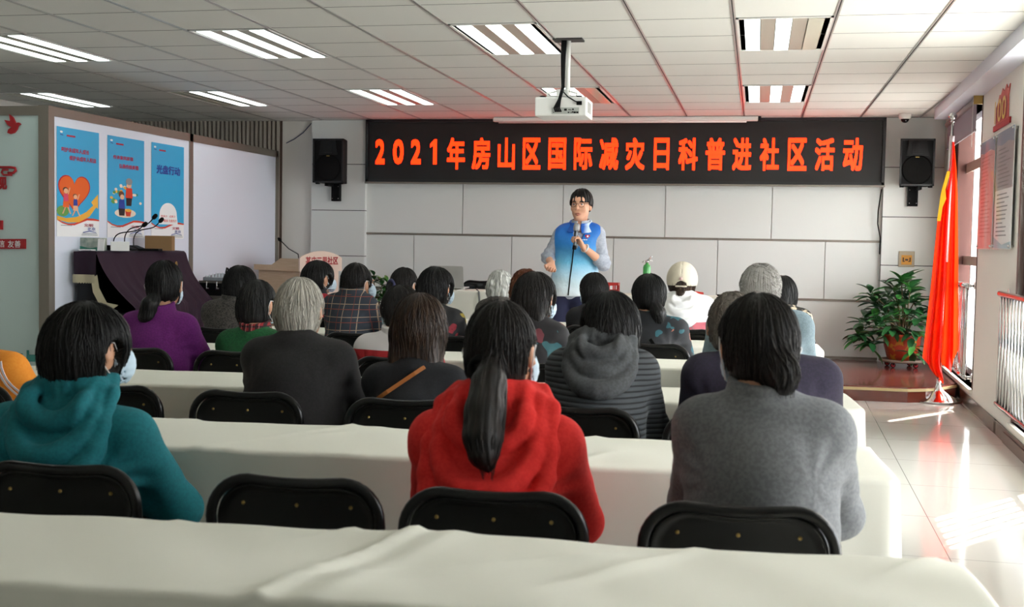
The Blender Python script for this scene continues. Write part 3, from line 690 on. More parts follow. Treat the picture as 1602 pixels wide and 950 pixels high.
# ---------------------------------------------------------------- folding chairs (front faces +y, origin on the floor under the backrest)
def chair_proto():
    t = thing('folding_chair', 'black folding chair', 'chair', group='black folding chairs')
    hw, zt, zb, r = .195, .79, .50, .085
    def arch(u):
        return u
    # frame: one bent tube, down both sides to the front feet
    pts = [(-hw, .40, .01), (-hw, .22, .28), (-hw, .03, zb)]
    for i in range(9):
        a = PI-PI/2*i/8; pts.append((-hw+r+r*math.cos(a), -.01, zt-r+r*math.sin(a)-.012*(0)))
    for x in np.linspace(-hw+r, hw-r, 9)[1:-1]: pts.append((x, -.01, zt-.006*math.cos(x/(hw-r)*PI/2)))
    for i in range(9):
        a = PI/2-PI/2*i/8; pts.append((hw-r+r*math.cos(a), -.01, zt-r+r*math.sin(a)))
    pts += [(hw, .03, zb), (hw, .22, .28), (hw, .40, .01)]
    MB().tube(pts, .0125, None, 10).build('frame', 'blackgloss', t)
    for s_ in (-1, 1): MB().tube([(s_*.178, -.06, .01), (s_*.178, .1, .24), (s_*.178, .33, .42)], .0105).build('rear_leg', 'blackgloss', t)
    MB().tube([(-.178, -.02, .07), (.178, -.02, .07)], .008).build('stretcher', 'blackgloss', t)
    # backrest: pressed sheet with rounded top corners, rolled rim
    out = []
    for i in range(9):
        a = PI-PI/2*i/8; out.append((-hw+r+r*math.cos(a), zt-r+r*math.sin(a)))
    for x in np.linspace(-hw+r, hw-r, 9)[1:-1]: out.append((x, zt-.006*math.cos(x/(hw-r)*PI/2)))
    for i in range(9):
        a = PI/2-PI/2*i/8; out.append((hw-r+r*math.cos(a), zt-r+r*math.sin(a)))
    out += [(hw-.012, zb+.04), (hw-.04, zb+.015), (-hw+.04, zb+.015), (-hw+.012, zb+.04)]
    cz = (zt+zb)/2; bm_ = MB(); n = len(out); vs = []
    curve = lambda x: .028*(x/hw)**2
    prof = [(.955, -.004), (.93, -.019), (.90, -.019), (.87, -.010), (.80, -.007), (.4, -.007)]
    for sc, y in prof:
        for x, z in out: vs.append((x*sc, y+.012-curve(hw)*0, cz+(z-cz)*(sc if sc < .87 else 1-(1-sc)*1.2)))
    fs = [(i*n+k, i*n+(k+1) % n, (i+1)*n+(k+1) % n, (i+1)*n+k) for i in range(len(prof)-1) for k in range(n)]
    fs.append(tuple(range((len(prof)-1)*n, len(prof)*n)))
    m2 = len(vs); vs += [(x*.95, .016, cz+(z-cz)*.95) for x, z in out]; fs.append(tuple(range(m2, m2+n))); fs += [(k, (k+1) % n, m2+(k+1) % n, m2+k) for k in range(n)]
    b0 = MB().add(vs, fs, None, True).build('backrest', 'blackgloss', t)
    for x in (-.125, 0, .125): MB().lathe([(.0045, 0), (.0045, -.003), (.0028, -.005), (.0008, -.0056)], (x, .006, zt-.058), None, 10, 1).build('rivet', 'brass', b0)
    sb = MB(); sp = []
    for (cx_, cy_, a0) in ((.16, .38, 0), (-.16, .38, PI/2), (-.16, .08, PI), (.16, .08, 1.5*PI)):
        for i in range(5): sp.append((cx_+.04*math.cos(a0+PI/2*i/4), cy_+.04*math.sin(a0+PI/2*i/4)))
    sb.prism(sp, .022, lambda u, v, w: (u, v, .425+w)); sb.build('seat', 'blackgloss', t)
    return t
CH = chair_proto(); ch_used = [False]
def place_chair(x, y, rz, label):
    o = CH if not ch_used[0] else copy_tree(CH); ch_used[0] = True
    o.location = (x, y, 0); o.rotation_euler.z = rz; o['label'] = label
    return o

# ---------------------------------------------------------------- signed distance shapes -> one smooth mesh
def smin(a, b, k):
    h = np.clip(.5+.5*(b-a)/k, 0, 1); return b+(a-b)*h-k*h*(1-h)
def smax(a, b, k): return -smin(-a, -b, k)
def A_(*p): return np.array(p, float)
def cone(P, a, b, ra, rb, sc=None):
    a, b = np.array(a, float), np.array(b, float); Q = P
    if sc is not None: sc = np.array(sc, float); Q = P*sc; a = a*sc; b = b*sc
    ab = b-a; t = np.clip(((Q-a)@ab)/max(ab@ab, 1e-9), 0, 1)
    return np.linalg.norm(Q-a-t[:, None]*ab, axis=1)-(ra+(rb-ra)*t)
def chain(P, pts, rs, k=.01):
    d = None
    for i in range(len(pts)-1):
        c = cone(P, pts[i], pts[i+1], rs[i], rs[i+1]); d = c if d is None else smin(d, c, k)
    return d
def elp(P, c, r):
    r = np.array(r, float); q = (P-np.array(c, float)); k0 = np.linalg.norm(q/r, axis=1); k1 = np.linalg.norm(q/(r*r), axis=1)
    return k0*(k0-1)/np.maximum(k1, 1e-6)
def rotz(P, a, c):
    """coordinates of P in a frame at c turned by a about z"""
    q = P-np.array(c, float); ca, sa = math.cos(a), math.sin(a)
    return np.stack([q[:, 0]*ca+q[:, 1]*sa, -q[:, 0]*sa+q[:, 1]*ca, q[:, 2]], 1)
def surf(fn, lo, hi, h):
    lo = np.array(lo, float); n = np.ceil((np.array(hi)-lo)/h).astype(int)+1
    ax = [lo[i]+h*np.arange(n[i]) for i in range(3)]
    G = np.stack(np.meshgrid(*ax, indexing='ij'), -1).reshape(-1, 3)
    D = np.concatenate([fn(G[i:i+200000]) for i in range(0, len(G), 200000)]).reshape(n)
    s = D < 0
    cn = n-1; cnt = np.zeros(cn, int); acc = np.zeros(tuple(cn)+(3,))
    c8 = [(i, j, k) for i in (0, 1) for j in (0, 1) for k in (0, 1)]
    sl = lambda c: tuple(slice(c[i], c[i]+cn[i]) for i in range(3))
    for a in c8:
        for d in range(3):
            if a[d]: continue
            b = list(a); b[d] = 1; da, db = D[sl(a)], D[sl(b)]; cr = (da < 0) != (db < 0)
            t = np.where(cr, da/np.where(cr, da-db, 1), 0)
            for q in range(3): acc[..., q] += np.where(cr, a[q]+(t if q == d else 0), 0)
            cnt += cr
    act = cnt > 0; vid = -np.ones(cn, int); vid[act] = np.arange(act.sum())
    ii = np.argwhere(act); V = lo+h*(ii+acc[act]/cnt[act][:, None])
    F_ = []
    for d in range(3):
        u, v = (d+1) % 3, (d+2) % 3
        a = [slice(None)]*3; a[d] = slice(0, n[d]-1); b = [slice(None)]*3; b[d] = slice(1, n[d])
        cr = s[tuple(a)] != s[tuple(b)]; e = np.argwhere(cr); inside = s[tuple(a)][cr]
        ok = (e[:, u] > 0) & (e[:, v] > 0) & (e[:, u] < cn[u]) & (e[:, v] < cn[v]); e = e[ok]; inside = inside[ok]
        def g(du, dv):
            q = e.copy(); q[:, u] -= du; q[:, v] -= dv; return vid[q[:, 0], q[:, 1], q[:, 2]]
        quad = np.stack([g(1, 1), g(0, 1), g(0, 0), g(1, 0)], 1)
        quad[~inside] = quad[~inside][:, ::-1]; F_.append(quad)
    return V, np.concatenate(F_)
def sdf_mesh(name, fn, lo, hi, h, m, parent=None, origin=None, relax=1, extra=()):
    V, Fc = surf(fn, lo, hi, h)
    for _ in range(relax):    # gentle relax along the surface
        acc = np.zeros_like(V); cnt = np.zeros(len(V))
        for i in range(4):
            for j in ((i+1) % 4, (i+3) % 4): np.add.at(acc, Fc[:, i], V[Fc[:, j]]); np.add.at(cnt, Fc[:, i], 1)
        V = V*.5+.5*acc/np.maximum(cnt, 1)[:, None]
    allv, allf = [V], [Fc]; off = len(V)
    for ev, ef in extra: allv.append(ev); allf.append(ef+off); off += len(ev)
    V = np.concatenate(allv); Fc = np.concatenate(allf)
    if origin is not None: V = V-np.array(origin, float)
    me = bpy.data.meshes.new(name); me.from_pydata(V.tolist(), [], Fc.tolist()); me.polygons.foreach_set('use_smooth', [True]*len(Fc))
    me.materials.append(M[m] if isinstance(m, str) else m); me.update()
    return link(name, me, parent, origin)
def fold(P, seed, f=18):
    rs = np.random.RandomState(seed); d = np.zeros(len(P))
    for k in range(4):
        a = rs.normal(size=3); a /= np.linalg.norm(a); b = rs.normal(size=3)*6
        d += np.sin(P@a*f*(1+.5*k)+1.6*np.sin(P@b+rs.uniform(0, 6))+rs.uniform(0, 6))/(1+k)
    return d/2
# a hand: palm, four fingers of unequal length and a thumb; wrist at the origin, fingers towards +y, palm facing -z, thumb on +x
def hand_fn(curl, spread=1.0, thumb=1.0):
    def fn(P):
        d = elp(P, (0, .045, 0), (.041, .052, .016)); d = smin(d, cone(P, (0, -.03, 0), (0, .02, 0), .026, .027, (1, 1, 1.35)), .02)
        for i, (x, L, r) in enumerate(((.029, .072, .0086), (.010, .080, .009), (-.010, .074, .0086), (-.028, .058, .0076))):
            p = np.array((x, .082-abs(x-.005)*.25, 0.)); a = .15; pts = [p]; dr = x*3.5*spread
            for s_, c in zip((.46, .31, .23), (curl*.8, curl, curl*.8)):
                a += c; p = p+L*s_*np.array((math.sin(dr)*math.cos(a), math.cos(a)*math.cos(dr), -math.sin(a))); pts.append(p)
            d = smin(d, chain(P, pts, [r*1.1, r*1.02, r*.95, r*.78], .004), .006)
        t = thumb
        d = smin(d, chain(P, [(.022, .018, -.004), (.048, .045, -.012*t), (.056-.018*t, .072, -.024*t), (.052-.03*t, .093, -.03*t)], [.014, .0115, .0105, .008], .006), .012)
        return d
    return fn
_hc = {}
def hand_geo(curl, right, h=.0045, spread=1.0, thumb=1.0):
    k = (curl, h, spread, thumb)
    if k not in _hc: _hc[k] = surf(hand_fn(curl, spread, thumb), (-.07, -.07, -.1), (.09, .18, .05), h)
    V, Fc = _hc[k]
    if right: V = V*A_(-1, 1, 1); Fc = Fc[:, ::-1]
    return V, Fc
def place_hand(geo, wrist, fwd, palm, scale=1):
    f = np.array(fwd, float); f /= np.linalg.norm(f); z = -np.array(palm, float); z -= f*(z@f); z /= np.linalg.norm(z); x = np.cross(f, z)
    V, Fc = geo; return np.array(wrist)+scale*(V[:, :1]*x+V[:, 1:2]*f+V[:, 2:]*z), Fc

HAIRM = {'black': hairmat('black hair', '050505', '161413', .45), 'soft': hairmat('soft black hair', '080706', '231c18', .48), 'brown': hairmat('dark brown hair', '120b08', '46301f', .42),
         'grey': hairmat('grey hair', '57524a', 'c9c4b8', .55, 30, .3, .62), 'white': hairmat('white wavy hair', '6a6a66', 'dcdcd6', .5, 16, .28, .6), 'salt': hairmat('black hair with grey strands', '090909', '5a5853', .5, 34, .5, .75),
         'crop': hairmat('cropped grey hair', '5a514a', 'c2c0bb', .8, 60, .35, .6), 'rust': hairmat('rust brown hair', '24120c', '8a4a26', .45, 22, .35, .7)}

def seated(label, Y, cx, top, hw, sL, sR, sy, st):
    """a seated person seen from behind; the pixel measures give the places and sizes at distance Y"""
    s = Y/F; P0 = aty(cx, top, Y); T = aty((sL+sR)/2, sy, Y); X = T[0]; zt = P0[2]; sz = T[2]+.0
    wsh = (sR-sL)*s/2; hx = P0[0]-X; yaw = math.radians(st.get('yaw', 0)); rx = hw*s/2; th = st.get('puff', .0)
    h = st.get('h', .011); hs = st.get('hs', h*.62); seed = st.get('seed', abs(int(cx)))
    hc = np.array((hx, st.get('fwd', .07), zt-.118)); sw = wsh-.055
    root = thing('person', label, 'person', (X, Y, 0), 0, 'seated audience')
    # joints
    SL, SR = A_(-sw, 0, sz-.035), A_(sw, 0, sz-.035); eo = st.get('elbow', (.045, .045)); ez = st.get('ez', (-.25, -.25)); ey = st.get('ey', (.13, .13))
    EL, ER = A_(-sw-eo[0], ey[0], sz+ez[0]), A_(sw+eo[1], ey[1], sz+ez[1])
    WL, WR = A_(-.10, .07, .645), A_(.10, .07, .645); NB = A_(hx*.45, -.005, sz+.02); H = A_(0, -.115, .50); CC = A_(0, -.03, sz-.17)
    KL, KR = A_(-.11, .125, .53), A_(.11, .125, .53); FL_, FR_ = A_(-.11, .03, .06), A_(.11, .03, .06)
    fat = st.get('fat', 1.0)
    def torso(P, g):
        d = cone(P, H, CC, (.150+g)*fat, (.150+g)*fat, (.86*.16/max(wsh*.72, .1), 1.12, 1))
        d = smin(d, cone(P, SL, SR, .056+g, .056+g), .10)
        d = smin(d, cone(P, NB, (-sw*.6, -.01, sz-.02), .052+g*.6, .05+g), .05); d = smin(d, cone(P, NB, (sw*.6, -.01, sz-.02), .052+g*.6, .05+g), .05)
        return d
    def arms(P, g, wr=.036):
        d = chain(P, [SL, EL, WL], [.056+g, .046+g, wr+g*.6], .03); return smin(d, chain(P, [SR, ER, WR], [.056+g, .046+g, wr+g*.6], .03), .01)
    def headf(P):
        q = rotz(P, yaw, hc); d = elp(q, (0, -.012, .012), (.073, .092, .104)); d = smin(d, elp(q, (0, .03, -.06), (.056, .06, .062)), .03)
        d = smin(d, cone(q, (0, .094, .012), (0, .108, -.022), .009, .013), .014); d = smin(d, cone(q, (-.03, .083, -.062), (.03, .083, -.062), .008, .008), .012)
        for e in (-1, 1):
            d = smin(d, elp(q, (e*.036, .082, .014), (.016, .01, .01)), .006)
            ear = elp(q, (e*.081, -.008, -.012), (.013, .021, .033)); ear = smax(ear, -elp(q, (e*.095, -.002, -.008), (.01, .012, .02)), .006); d = smin(d, ear, .008)
        return d
    def body(P):
        d = smin(headf(P), cone(P, hc+A_(0, -.03, -.06), NB+A_(0, 0, -.03), .05, .056), .03)
        d = smin(d, torso(P, -.02), .04); d = smin(d, arms(P, -.016), .02)
        for K, Ft, hx_ in ((KL, FL_, -.09), (KR, FR_, .09)):
            d = smin(d, chain(P, [(hx_, -.1, .52), K, Ft], [.072, .058, .04], .03), .03); d = smin(d, cone(P, Ft+A_(0, -.02, -.015), Ft+A_(0, .13, -.03), .036, .03), .02)
        return d
    xm = wsh+.14
    hands = [place_hand(hand_geo(.45, False, .007), WL, (.85, .28, -.25), (0, 0, -1)), place_hand(hand_geo(.45, True, .007), WR, (-.85, .28, -.25), (0, 0, -1))]
    sdf_mesh('body', body, (-xm, -.4, -.01), (xm, .40, zt+.02), max(h, .011), 'skin', root, None, 1, hands)
    # jacket
    fd = st.get('folds', .004); nl = st.get('neck', .08)
    def jacket(P):
        d = smin(torso(P, .006+th), arms(P, .007+th, .04), .035)
        low = np.clip((sz-.02-P[:, 2])/.25, 0, 1)
        d = d+fd*fold(P*A_(1, 1, 1.5), seed)*(.3+.7*low)
        for s_, E_ in ((-1, EL), (1, ER)):     # creases radiating from the armpits and at the elbows
            q = np.linalg.norm(P-(A_(s_*(sw-.03), -.03, sz-.13)), axis=1); an = np.arctan2(P[:, 2]-(sz-.13), P[:, 0]-s_*(sw-.03))
            d += .0035*np.sin(an*9+seed)*np.exp(-((q-.07)/.05)**2)
            q = np.linalg.norm(P-E_, axis=1); d += .003*np.sin(q*130+seed)*np.exp(-(q/.09)**2)
        d = smax(d, P[:, 2]-(sz+nl+.25*P[:, 1]-.05*np.abs(P[:, 0]-hx*.4)), .012)
        return smax(d, .46-P[:, 2], .01)
    jo = sdf_mesh(st.get('top', 'jacket'), jacket, (-xm, -.34, .43), (xm, .34, sz+.13), h, st['mat'], root, (0, 0, sz))
    def trousers(P):
        d = cone(P, (-.09, -.1, .53), (.09, -.1, .53), .09, .09)
        for K, Ft, hx_ in ((KL, FL_, -.09), (KR, FR_, .09)): d = smin(d, chain(P, [(hx_, -.1, .53), K, Ft+A_(0, 0, .05)], [.086, .07, .055], .03), .03)
        return smax(d, -(P[:, 2]-.07), .01)
    sdf_mesh('trousers', trousers, (-.3, -.26, .05), (.3, .34, .66), .014, st.get('legs', 'dark'), root)
    # collar
    if 'collar' in st:
        def collar(P):
            q = P-(NB+A_(0, .012, .028)); r = np.hypot(q[:, 0], q[:, 1]*.95); z = q[:, 2]-.18*q[:, 1]
            return np.maximum(np.abs(r-(.069+.25*np.maximum(-z, -.02)))-.008, np.abs(z)-.032)-.003+.001*fold(P, seed)
        sdf_mesh('collar', collar, NB+A_(-.14, -.14, -.06), NB+A_(.14, .14, .12), .006, st['collar'], root)
    # hood lying on the back
    if 'hood' in st:
        hd = st['hood']; hw_, hl = hd.get('w', .13), hd.get('len', .2); hcx = hx*.5+hd.get('dx', 0); hz = sz+hd.get('dz', .03)
        zz0 = sz+.05
        def backy(x, z):
            ys = np.linspace(-.36, .06, 211); q = np.stack([np.full(211, x), ys, np.full(211, z)], 1)
            d = torso(q, .004+th); k = np.argmax(d < .004); return ys[k] if d[k] < .004 else .0
        curves = []; NC = 17
        for fw, fl_, rd in ((1.0, 1.0, .027), (.80, .68, .025), (.60, .36, .023)):
            pts, rs_ = [], []
            for i in range(NC):
                t = -1+2*i/(NC-1); cs = max(0., math.cos(t*PI/2)); x = hcx+hw_*fw*math.copysign(abs(math.sin(t*PI/2))**.8, t)*(1-.40*abs(t)**5); z = hz+.03-hl*fl_*cs**.9+.02*(1-fw)
                e = max(0, (abs(t)-.72)/.28); y = backy(x, min(z, sz-.005))*(1-e)+(.055-.02*(1-fw))*e; z = z*(1-e)+(hz+.045+.02*(1-fw))*e
                pts.append((x, y-.004, z)); rs_.append(rd*(.62+.5*cs))
            curves.append((pts, rs_))
        def hood(P):
            d = None
            for pts, rs_ in curves:
                c = chain(P, pts, rs_, .015); d = c if d is None else smin(d, c, .005)
            rr = np.sqrt(((P[:, 0]-hcx)/(hw_*.98))**2+((P[:, 2]-hz-.03)/(hl*.98))**2)
            base = smax(torso(P, .012+th), (rr-1)*.1, .02); base = smax(base, P[:, 2]-hz-.03, .02); base = smax(base, P[:, 1]+.02, .02)
            d = smin(d, base, .008); d = smin(d, elp(P, (hcx, .0, hz+.03), (.098, .066, .05)), .02); a = np.arctan2(P[:, 0]-hcx, hz+.12-P[:, 2])
            return d+.0025*np.sin(rr*24+seed)*np.clip(1.2-rr, 0, 1)+.003*np.sin(a*5+seed)*np.clip(rr-.3, 0, 1)+.002*fold(P, seed+3)
        sdf_mesh('hood', hood, (hcx-hw_-.09, -.30, hz-hl-.07), (hcx+hw_+.09, .1, hz+.1), hd.get('h', h*.85), hd.get('mat', st['mat']), root)
    # hair
    nape = st.get('nape', .105); style = st['style']; ears = st.get('ears', 0); sh = st.get('sh', .001); NS = st.get('ns', 34); ry = max(rx*1.12, .095)
    rt = np.random.RandomState(seed); ph = rt.uniform(0, 6, 6); hm = HAIRM[st['hair']] if isinstance(st['hair'], str) else st['hair']
    def strands(q, amp, n):
        a = np.arctan2(q[:, 0], -q[:, 1]-.02); return amp*(np.sin(n*a+5*q[:, 2]*6+ph[0])+.6*np.sin(n*1.7*a-30*q[:, 2]+ph[1])+.5*np.sin(n*.43*a+18*q[:, 2]+ph[2]))
    def hairf(P):
        q = rotz(P, yaw, hc); z = q[:, 2]
        d = elp(q, (0, -.018, .012), (rx, ry, .1085))
        if style in ('bob', 'long', 'wavy', 'curl'):
            d = smin(d, elp(q, (0, -.035, -.03), (rx*st.get('wide', .97), ry*.88, .095)), .03)
        if style == 'bob' and nape > .1: d = smin(d, elp(q, (0, -.045, -.07), (rx*.82, ry*.72, .07)), .03)
        if style in ('pony', 'bun', 'crop'): d = smin(d, elp(q, (0, -.035, -.045), (rx*.80, ry*.80, .065)), .03)
        if style == 'long':
            L = st['len']
            for x, r in ((-.055, .036), (-.02, .042), (.02, .042), (.055, .036)):
                d = smin(d, cone(q, (x, -.06, -.04), (x*1.25, -.122, -L*(1.08 if abs(x) < .03 else 1)), r, r*.9, (1, 1.15, 1)), .035)
            for s_ in (-1, 1): d = smin(d, cone(q, (s_*.068, -.01, -.02), (s_*.078, -.05, -L*.9), .03, .02), .03)
        if style == 'wavy':
            L = st['len']
            for i, (x, r) in enumerate(((-.055, .034), (-.02, .036), (.02, .036), (.055, .03))):
                pts = [(x+.012*math.sin(1.9*k+i*2), -.06-.05*min(1, k/2), -.03-L*k/5) for k in range(6)]
                d = smin(d, chain(q, pts, [r, r, r*.95, r*.85, r*.7, r*.4], .02), .022)
        if style == 'curl': d += .007*np.sin(q[:, 0]*95+ph[0]+2*np.sin(60*z))*np.sin(q[:, 1]*90+ph[1])*np.sin(z*85+ph[2])
        amp = sh*(1.0 if style != 'crop' else .3)
        d += strands(q, amp, NS)
        face = elp(q, (0, .112, -.045), (.081, .098, .108)); d = smax(d, -face, .012)
        if ears:
            for e in (-1, 1):
                if ears in (e, 2): d = smax(d, -elp(q, (e*.092, .006, -.03), (.034, .034, .052)), .012)
        a = np.arctan2(q[:, 0], -q[:, 1])
        if style not in ('long', 'wavy'):
            hem = nape+.006*np.sin(13*a+ph[3])+.004*np.sin(29*a+ph[4])+(st.get('tuck', .35)*np.maximum(q[:, 1]+.02, 0))*(-1)
            d = smax(d, -(z+hem), .01)
        for tail in st.get('tails', ()):
            tp = [np.array(p, float) for p in tail['p']]; t_ = chain(q, tp, tail['r'], .012)
            ax = np.array([np.interp(-z, [-p[2] for p in tp], [p[i] for p in tp]) for i in (0, 1)])
            an = np.arctan2(q[:, 0]-ax[0], -(q[:, 1]-ax[1]))
            t_ += sh*1.3*(np.sin(15*an+22*z+ph[1])+.7*np.sin(26*an-17*z+ph[2])+.6*np.sin(9*an+40*z)); d = smin(d, t_, tail.get('k', .012))
        return d
    ext = max([.13, st.get('len', 0)+.03]+[.04-min(p[2] for p in tl['p']) for tl in st.get('tails', ())])
    dy = max([.0]+[-p[1]-.08 for tl in st.get('tails', ()) for p in tl['p']]); dx = max([.0]+[abs(p[0]) for tl in st.get('tails', ()) for p in tl['p']])
    W = max(rx*1.25, dx+.06); lo = hc+A_(-W-.06, -W-.12-dy, -ext-.02); hi = hc+A_(W+.05, W+.10, .14)
    if style != 'bald':
        extra = []
        if style in ('bob', 'pony', 'bun', 'long', 'wavy', 'curl', 'crop') and hs < .0076:
            NSt = st.get('loose', 900 if style == 'crop' else 420 if hs < .0045 else 260); rs = np.random.RandomState(seed+11); M_ = 12; c0 = hc+A_(0, -.02, -.015)
            az = rs.uniform(-2.5, 2.5, NSt); p0 = rs.uniform(.05, 2.0 if style == 'crop' else 1.1, NSt); p1 = np.minimum(p0+rs.uniform(.7, 1.7, NSt), 2.45 if style in ('bob', 'long', 'wavy') else 2.1)
            if style == 'crop': NSt_, p1 = NSt, p0+.13
            wv, wp, off = rs.uniform(-.16, .16, NSt), rs.uniform(0, 6, NSt), rs.uniform(-.0012, .0022, NSt)
            R_k = np.zeros((NSt, M_, 3)); ok = np.ones((NSt, M_), bool)
            for k in range(M_):
                f_ = k/(M_-1); po = p0+(p1-p0)*f_; a = az+wv*np.sin(f_*3+wp)+.05*f_
                dirs = np.stack([np.sin(po)*np.sin(a), -np.sin(po)*np.cos(a), np.cos(po)], 1); ca_, sa_ = math.cos(yaw), math.sin(yaw)
                dirs = np.stack([dirs[:, 0]*ca_-dirs[:, 1]*sa_, dirs[:, 0]*sa_+dirs[:, 1]*ca_, dirs[:, 2]], 1)
                rr = np.full(NSt, .30)
                for _ in range(26): rr -= np.clip(hairf(c0+dirs*rr[:, None])-off-.003*f_**6, -.02, .03)*.8
                ok[:, k] = (rr > .05) & (rr < .24); R_k[:, k] = c0+dirs*rr[:, None]
                if k: ok[:, k] &= ok[:, k-1] & (np.linalg.norm(R_k[:, k]-R_k[:, k-1], axis=1) < .035)
            mb_ = MB()
            for i in range(NSt):
                n_ = int(ok[i].sum())
                if n_ > 4: mb_.tube([tuple(p) for p in R_k[i, :n_]], [.0007+.0009*math.sin(PI*min(1, (q+.6)/n_)) for q in range(n_)], None, 4, False)
            for tail in st.get('tails', ()):
                tp = np.array(tail['p'], float); tr_ = tail['r']; tt = np.linspace(0, 1, len(tp)); rs2 = np.random.RandomState(seed+5)
                for i in range(170):
                    a_, f0, f1 = rs2.uniform(0, 2*PI), rs2.uniform(0, .35), rs2.uniform(.6, 1.03); pts_, kk = [], rs2.uniform(.96, 1.07); wv_ = rs2.uniform(-.5, .5)
                    for f_ in np.linspace(f0, f1, 10):
                        c_ = np.array([np.interp(f_, tt, tp[:, j]) for j in range(3)]); r_ = np.interp(f_, tt, tr_)*kk; an_ = a_+wv_*f_
                        dz_ = -.03*max(0, f_-.97)/.06
                        v_ = c_+A_(r_*math.cos(an_), r_*math.sin(an_), dz_); pts_.append(tuple(hc+A_(v_[0]*math.cos(yaw)-v_[1]*math.sin(yaw), v_[0]*math.sin(yaw)+v_[1]*math.cos(yaw), v_[2])))
                    mb_.tube(pts_, [.0014]*8+[.001, .0006], None, 4, False)
            if mb_.f: extra = [(np.array(mb_.v), np.array(mb_.f))]
        ho = sdf_mesh('hair', hairf, lo, hi, hs, hm, root, hc, 1, extra)
        if yaw and False: pass
    def fromhead(p): return tuple(hc+A_(p[0]*math.cos(yaw)-p[1]*math.sin(yaw), p[0]*math.sin(yaw)+p[1]*math.cos(yaw), p[2]))
    if 'tie' in st:
        tp, tr, tm = st['tie']; mb = MB(); n = 14; ring = []
        for i in range(n): a = 2*PI*i/n; ring.append(fromhead((tp[0]+tr*math.cos(a), tp[1]-.2*tr*math.cos(a), tp[2]+tr*.75*math.sin(a)+.0)))
        mb.tube(ring, [tr*.32*(1+.3*math.sin(5*i)) for i in range(n)], None, 8, False, True); mb.build('hair_tie', tm, root)
    if st.get('mask'):
        def maskf(P):
            q = rotz(P, yaw, hc); o = elp(q, (0, .038, -.055), (.072, .082, .07)); i_ = elp(q, (0, .032, -.055), (.066, .078, .075))
            d = np.maximum(o, -i_); d = np.maximum(d, .022-q[:, 1]); d = np.maximum(d, q[:, 2]-.002); return np.maximum(d, -.11-q[:, 2])+.0008*np.sin(q[:, 2]*330)
        mo = sdf_mesh('face_mask', maskf, hc+A_(-.14, -.14, -.14), hc+A_(.14, .15, .03), .005, 'mask', root)
        for e in (-1, 1):
            mb = MB(); pts = [fromhead(p) for p in ((e*.069, .03, -.012), (e*.083, .012, .012), (e*.094, -.016, .015), (e*.098, -.032, -.01), (e*.09, -.026, -.04), (e*.076, .0, -.066), (e*.066, .026, -.09))]
            mb.tube(pts, .0016, None, 6); mb.build('ear_loop', 'cord', mo)
    return root, dict(hc=hc, sz=sz, sw=sw, fromhead=fromhead, H=H, NB=NB, torso=torso, arms=arms)
def wrap_strip(root, inf, name, pts, wd, th, m):
    """a strap laid on the clothes: points pushed out to the garment's back surface"""
    out = []
    for x, z in pts:
        y = -.4
        for yy in np.linspace(-.4, .1, 101):
            p = A_(x, yy, z)[None]
            if smin(inf['torso'](p, .008), inf['arms'](p, .009), .035)[0] < .004: y = yy; break
        out.append((x, y-.002, z))
    vs = []; n = len(out)
    for i, p in enumerate(out):
        a, b_ = Vector(out[max(0, i-1)]), Vector(out[min(n-1, i+1)]); t = (b_-a).normalized(); side = t.cross(Vector((0, -1, 0))).normalized()*wd/2
        for q in (Vector(p)+side, Vector(p)-side): vs += [q, q+Vector((0, -th, 0))]
    fs = []
    for i in range(n-1):
        o, k = 4*i, 4*i+4; fs += [(o, o+2, k+2, k), (o+1, k+1, k+3, o+3), (o, k, k+1, o+1), (o+2, o+3, k+3, k+2)]
    fs += [(0, 1, 3, 2), (4*n-4, 4*n-2, 4*n-1, 4*n-3)]
    return MB().add(vs, fs, None, False).build(name, m, root)

HAIRM['cropdark'] = hairmat('cropped brown grey hair', '352d27', '8a8278', .8, 60, .35, .65)
HAIRM['crop'] = M['crop'] = hairmat('cropped grey hair', '5a514a', 'c2c0bb', .8, 60, .35, .6)
fab = lambda n, c, v=None, r=.9, sh=.25: mat(n, c, r, bump=(260, .25, .002), var=(v, 120, .4, .6) if v else None, sheen=sh)
M['teal'] = fab('teal sweatshirt fleece', '0c6670', '0f7079'); M['redhood'] = fab('red sweatshirt fleece', 'd8211d', 'e02c26'); M['greyknit'] = fab('grey knit', '5e6062', '6c6e70')
M['blackknit'] = fab('black knit', '151313', '1c1a1a'); M['blackwool'] = fab('black wool', '111216', '17191d'); M['ribbed'] = zbands('', [(0, '000000'), (1, '000000')]) if False else None
M['charcoal'] = fab('charcoal jersey', '3a3c3d', '45484a'); M['navyj'] = fab('dark plum jacket', '1d1828', '241e32'); M['purple'] = fab('purple wool', '5c1360', '681a6c'); M['green'] = fab('green knit', '114a26', '165a2e')
M['tweed'] = fab('grey tweed', '2f2d2b', '55504b'); M['lightblue'] = fab('pale blue shirt', '74868f', '82949c'); M['redvest'] = fab('red wool', '8d1722', '9b1c28'); M['orange'] = fab('orange track jacket', 'dd8420', 'e08c2a')
M['plaidj'] = plaid('plaid wool', '2b333d', [(0, .085, .004, 'a08a74', 0), (2, .075, .004, 'a08a74', .02), (0, .085, .003, '7c3a30', .03), (2, .075, .0035, '8a4034', .05)])
M['redplaid'] = plaid('red plaid collar', '8d1a22', [(0, .03, .01, '2a1016', 0), (2, .024, .008, '2a1016', 0), (0, .03, .002, 'c9a09a', .015)])
M['floral'] = patches('black floral cloth', '10131a', [('1f5560', .60), ('a0604e', .64), ('7a2f2c', .66)], 9); M['floral2'] = patches('dark floral cloth', '171418', [('6d2f38', .6), ('2f5f66', .64), ('8a6a30', .66)], 8)
M['letter'] = patches('black printed jacket', '121215', [('8d2430', .68), ('8f7f2a', .7), ('8d8f93', .72)], 7); M['pattern'] = patches('black and cream knit', '1e1c1a', [('b5a68f', .52)], 22)
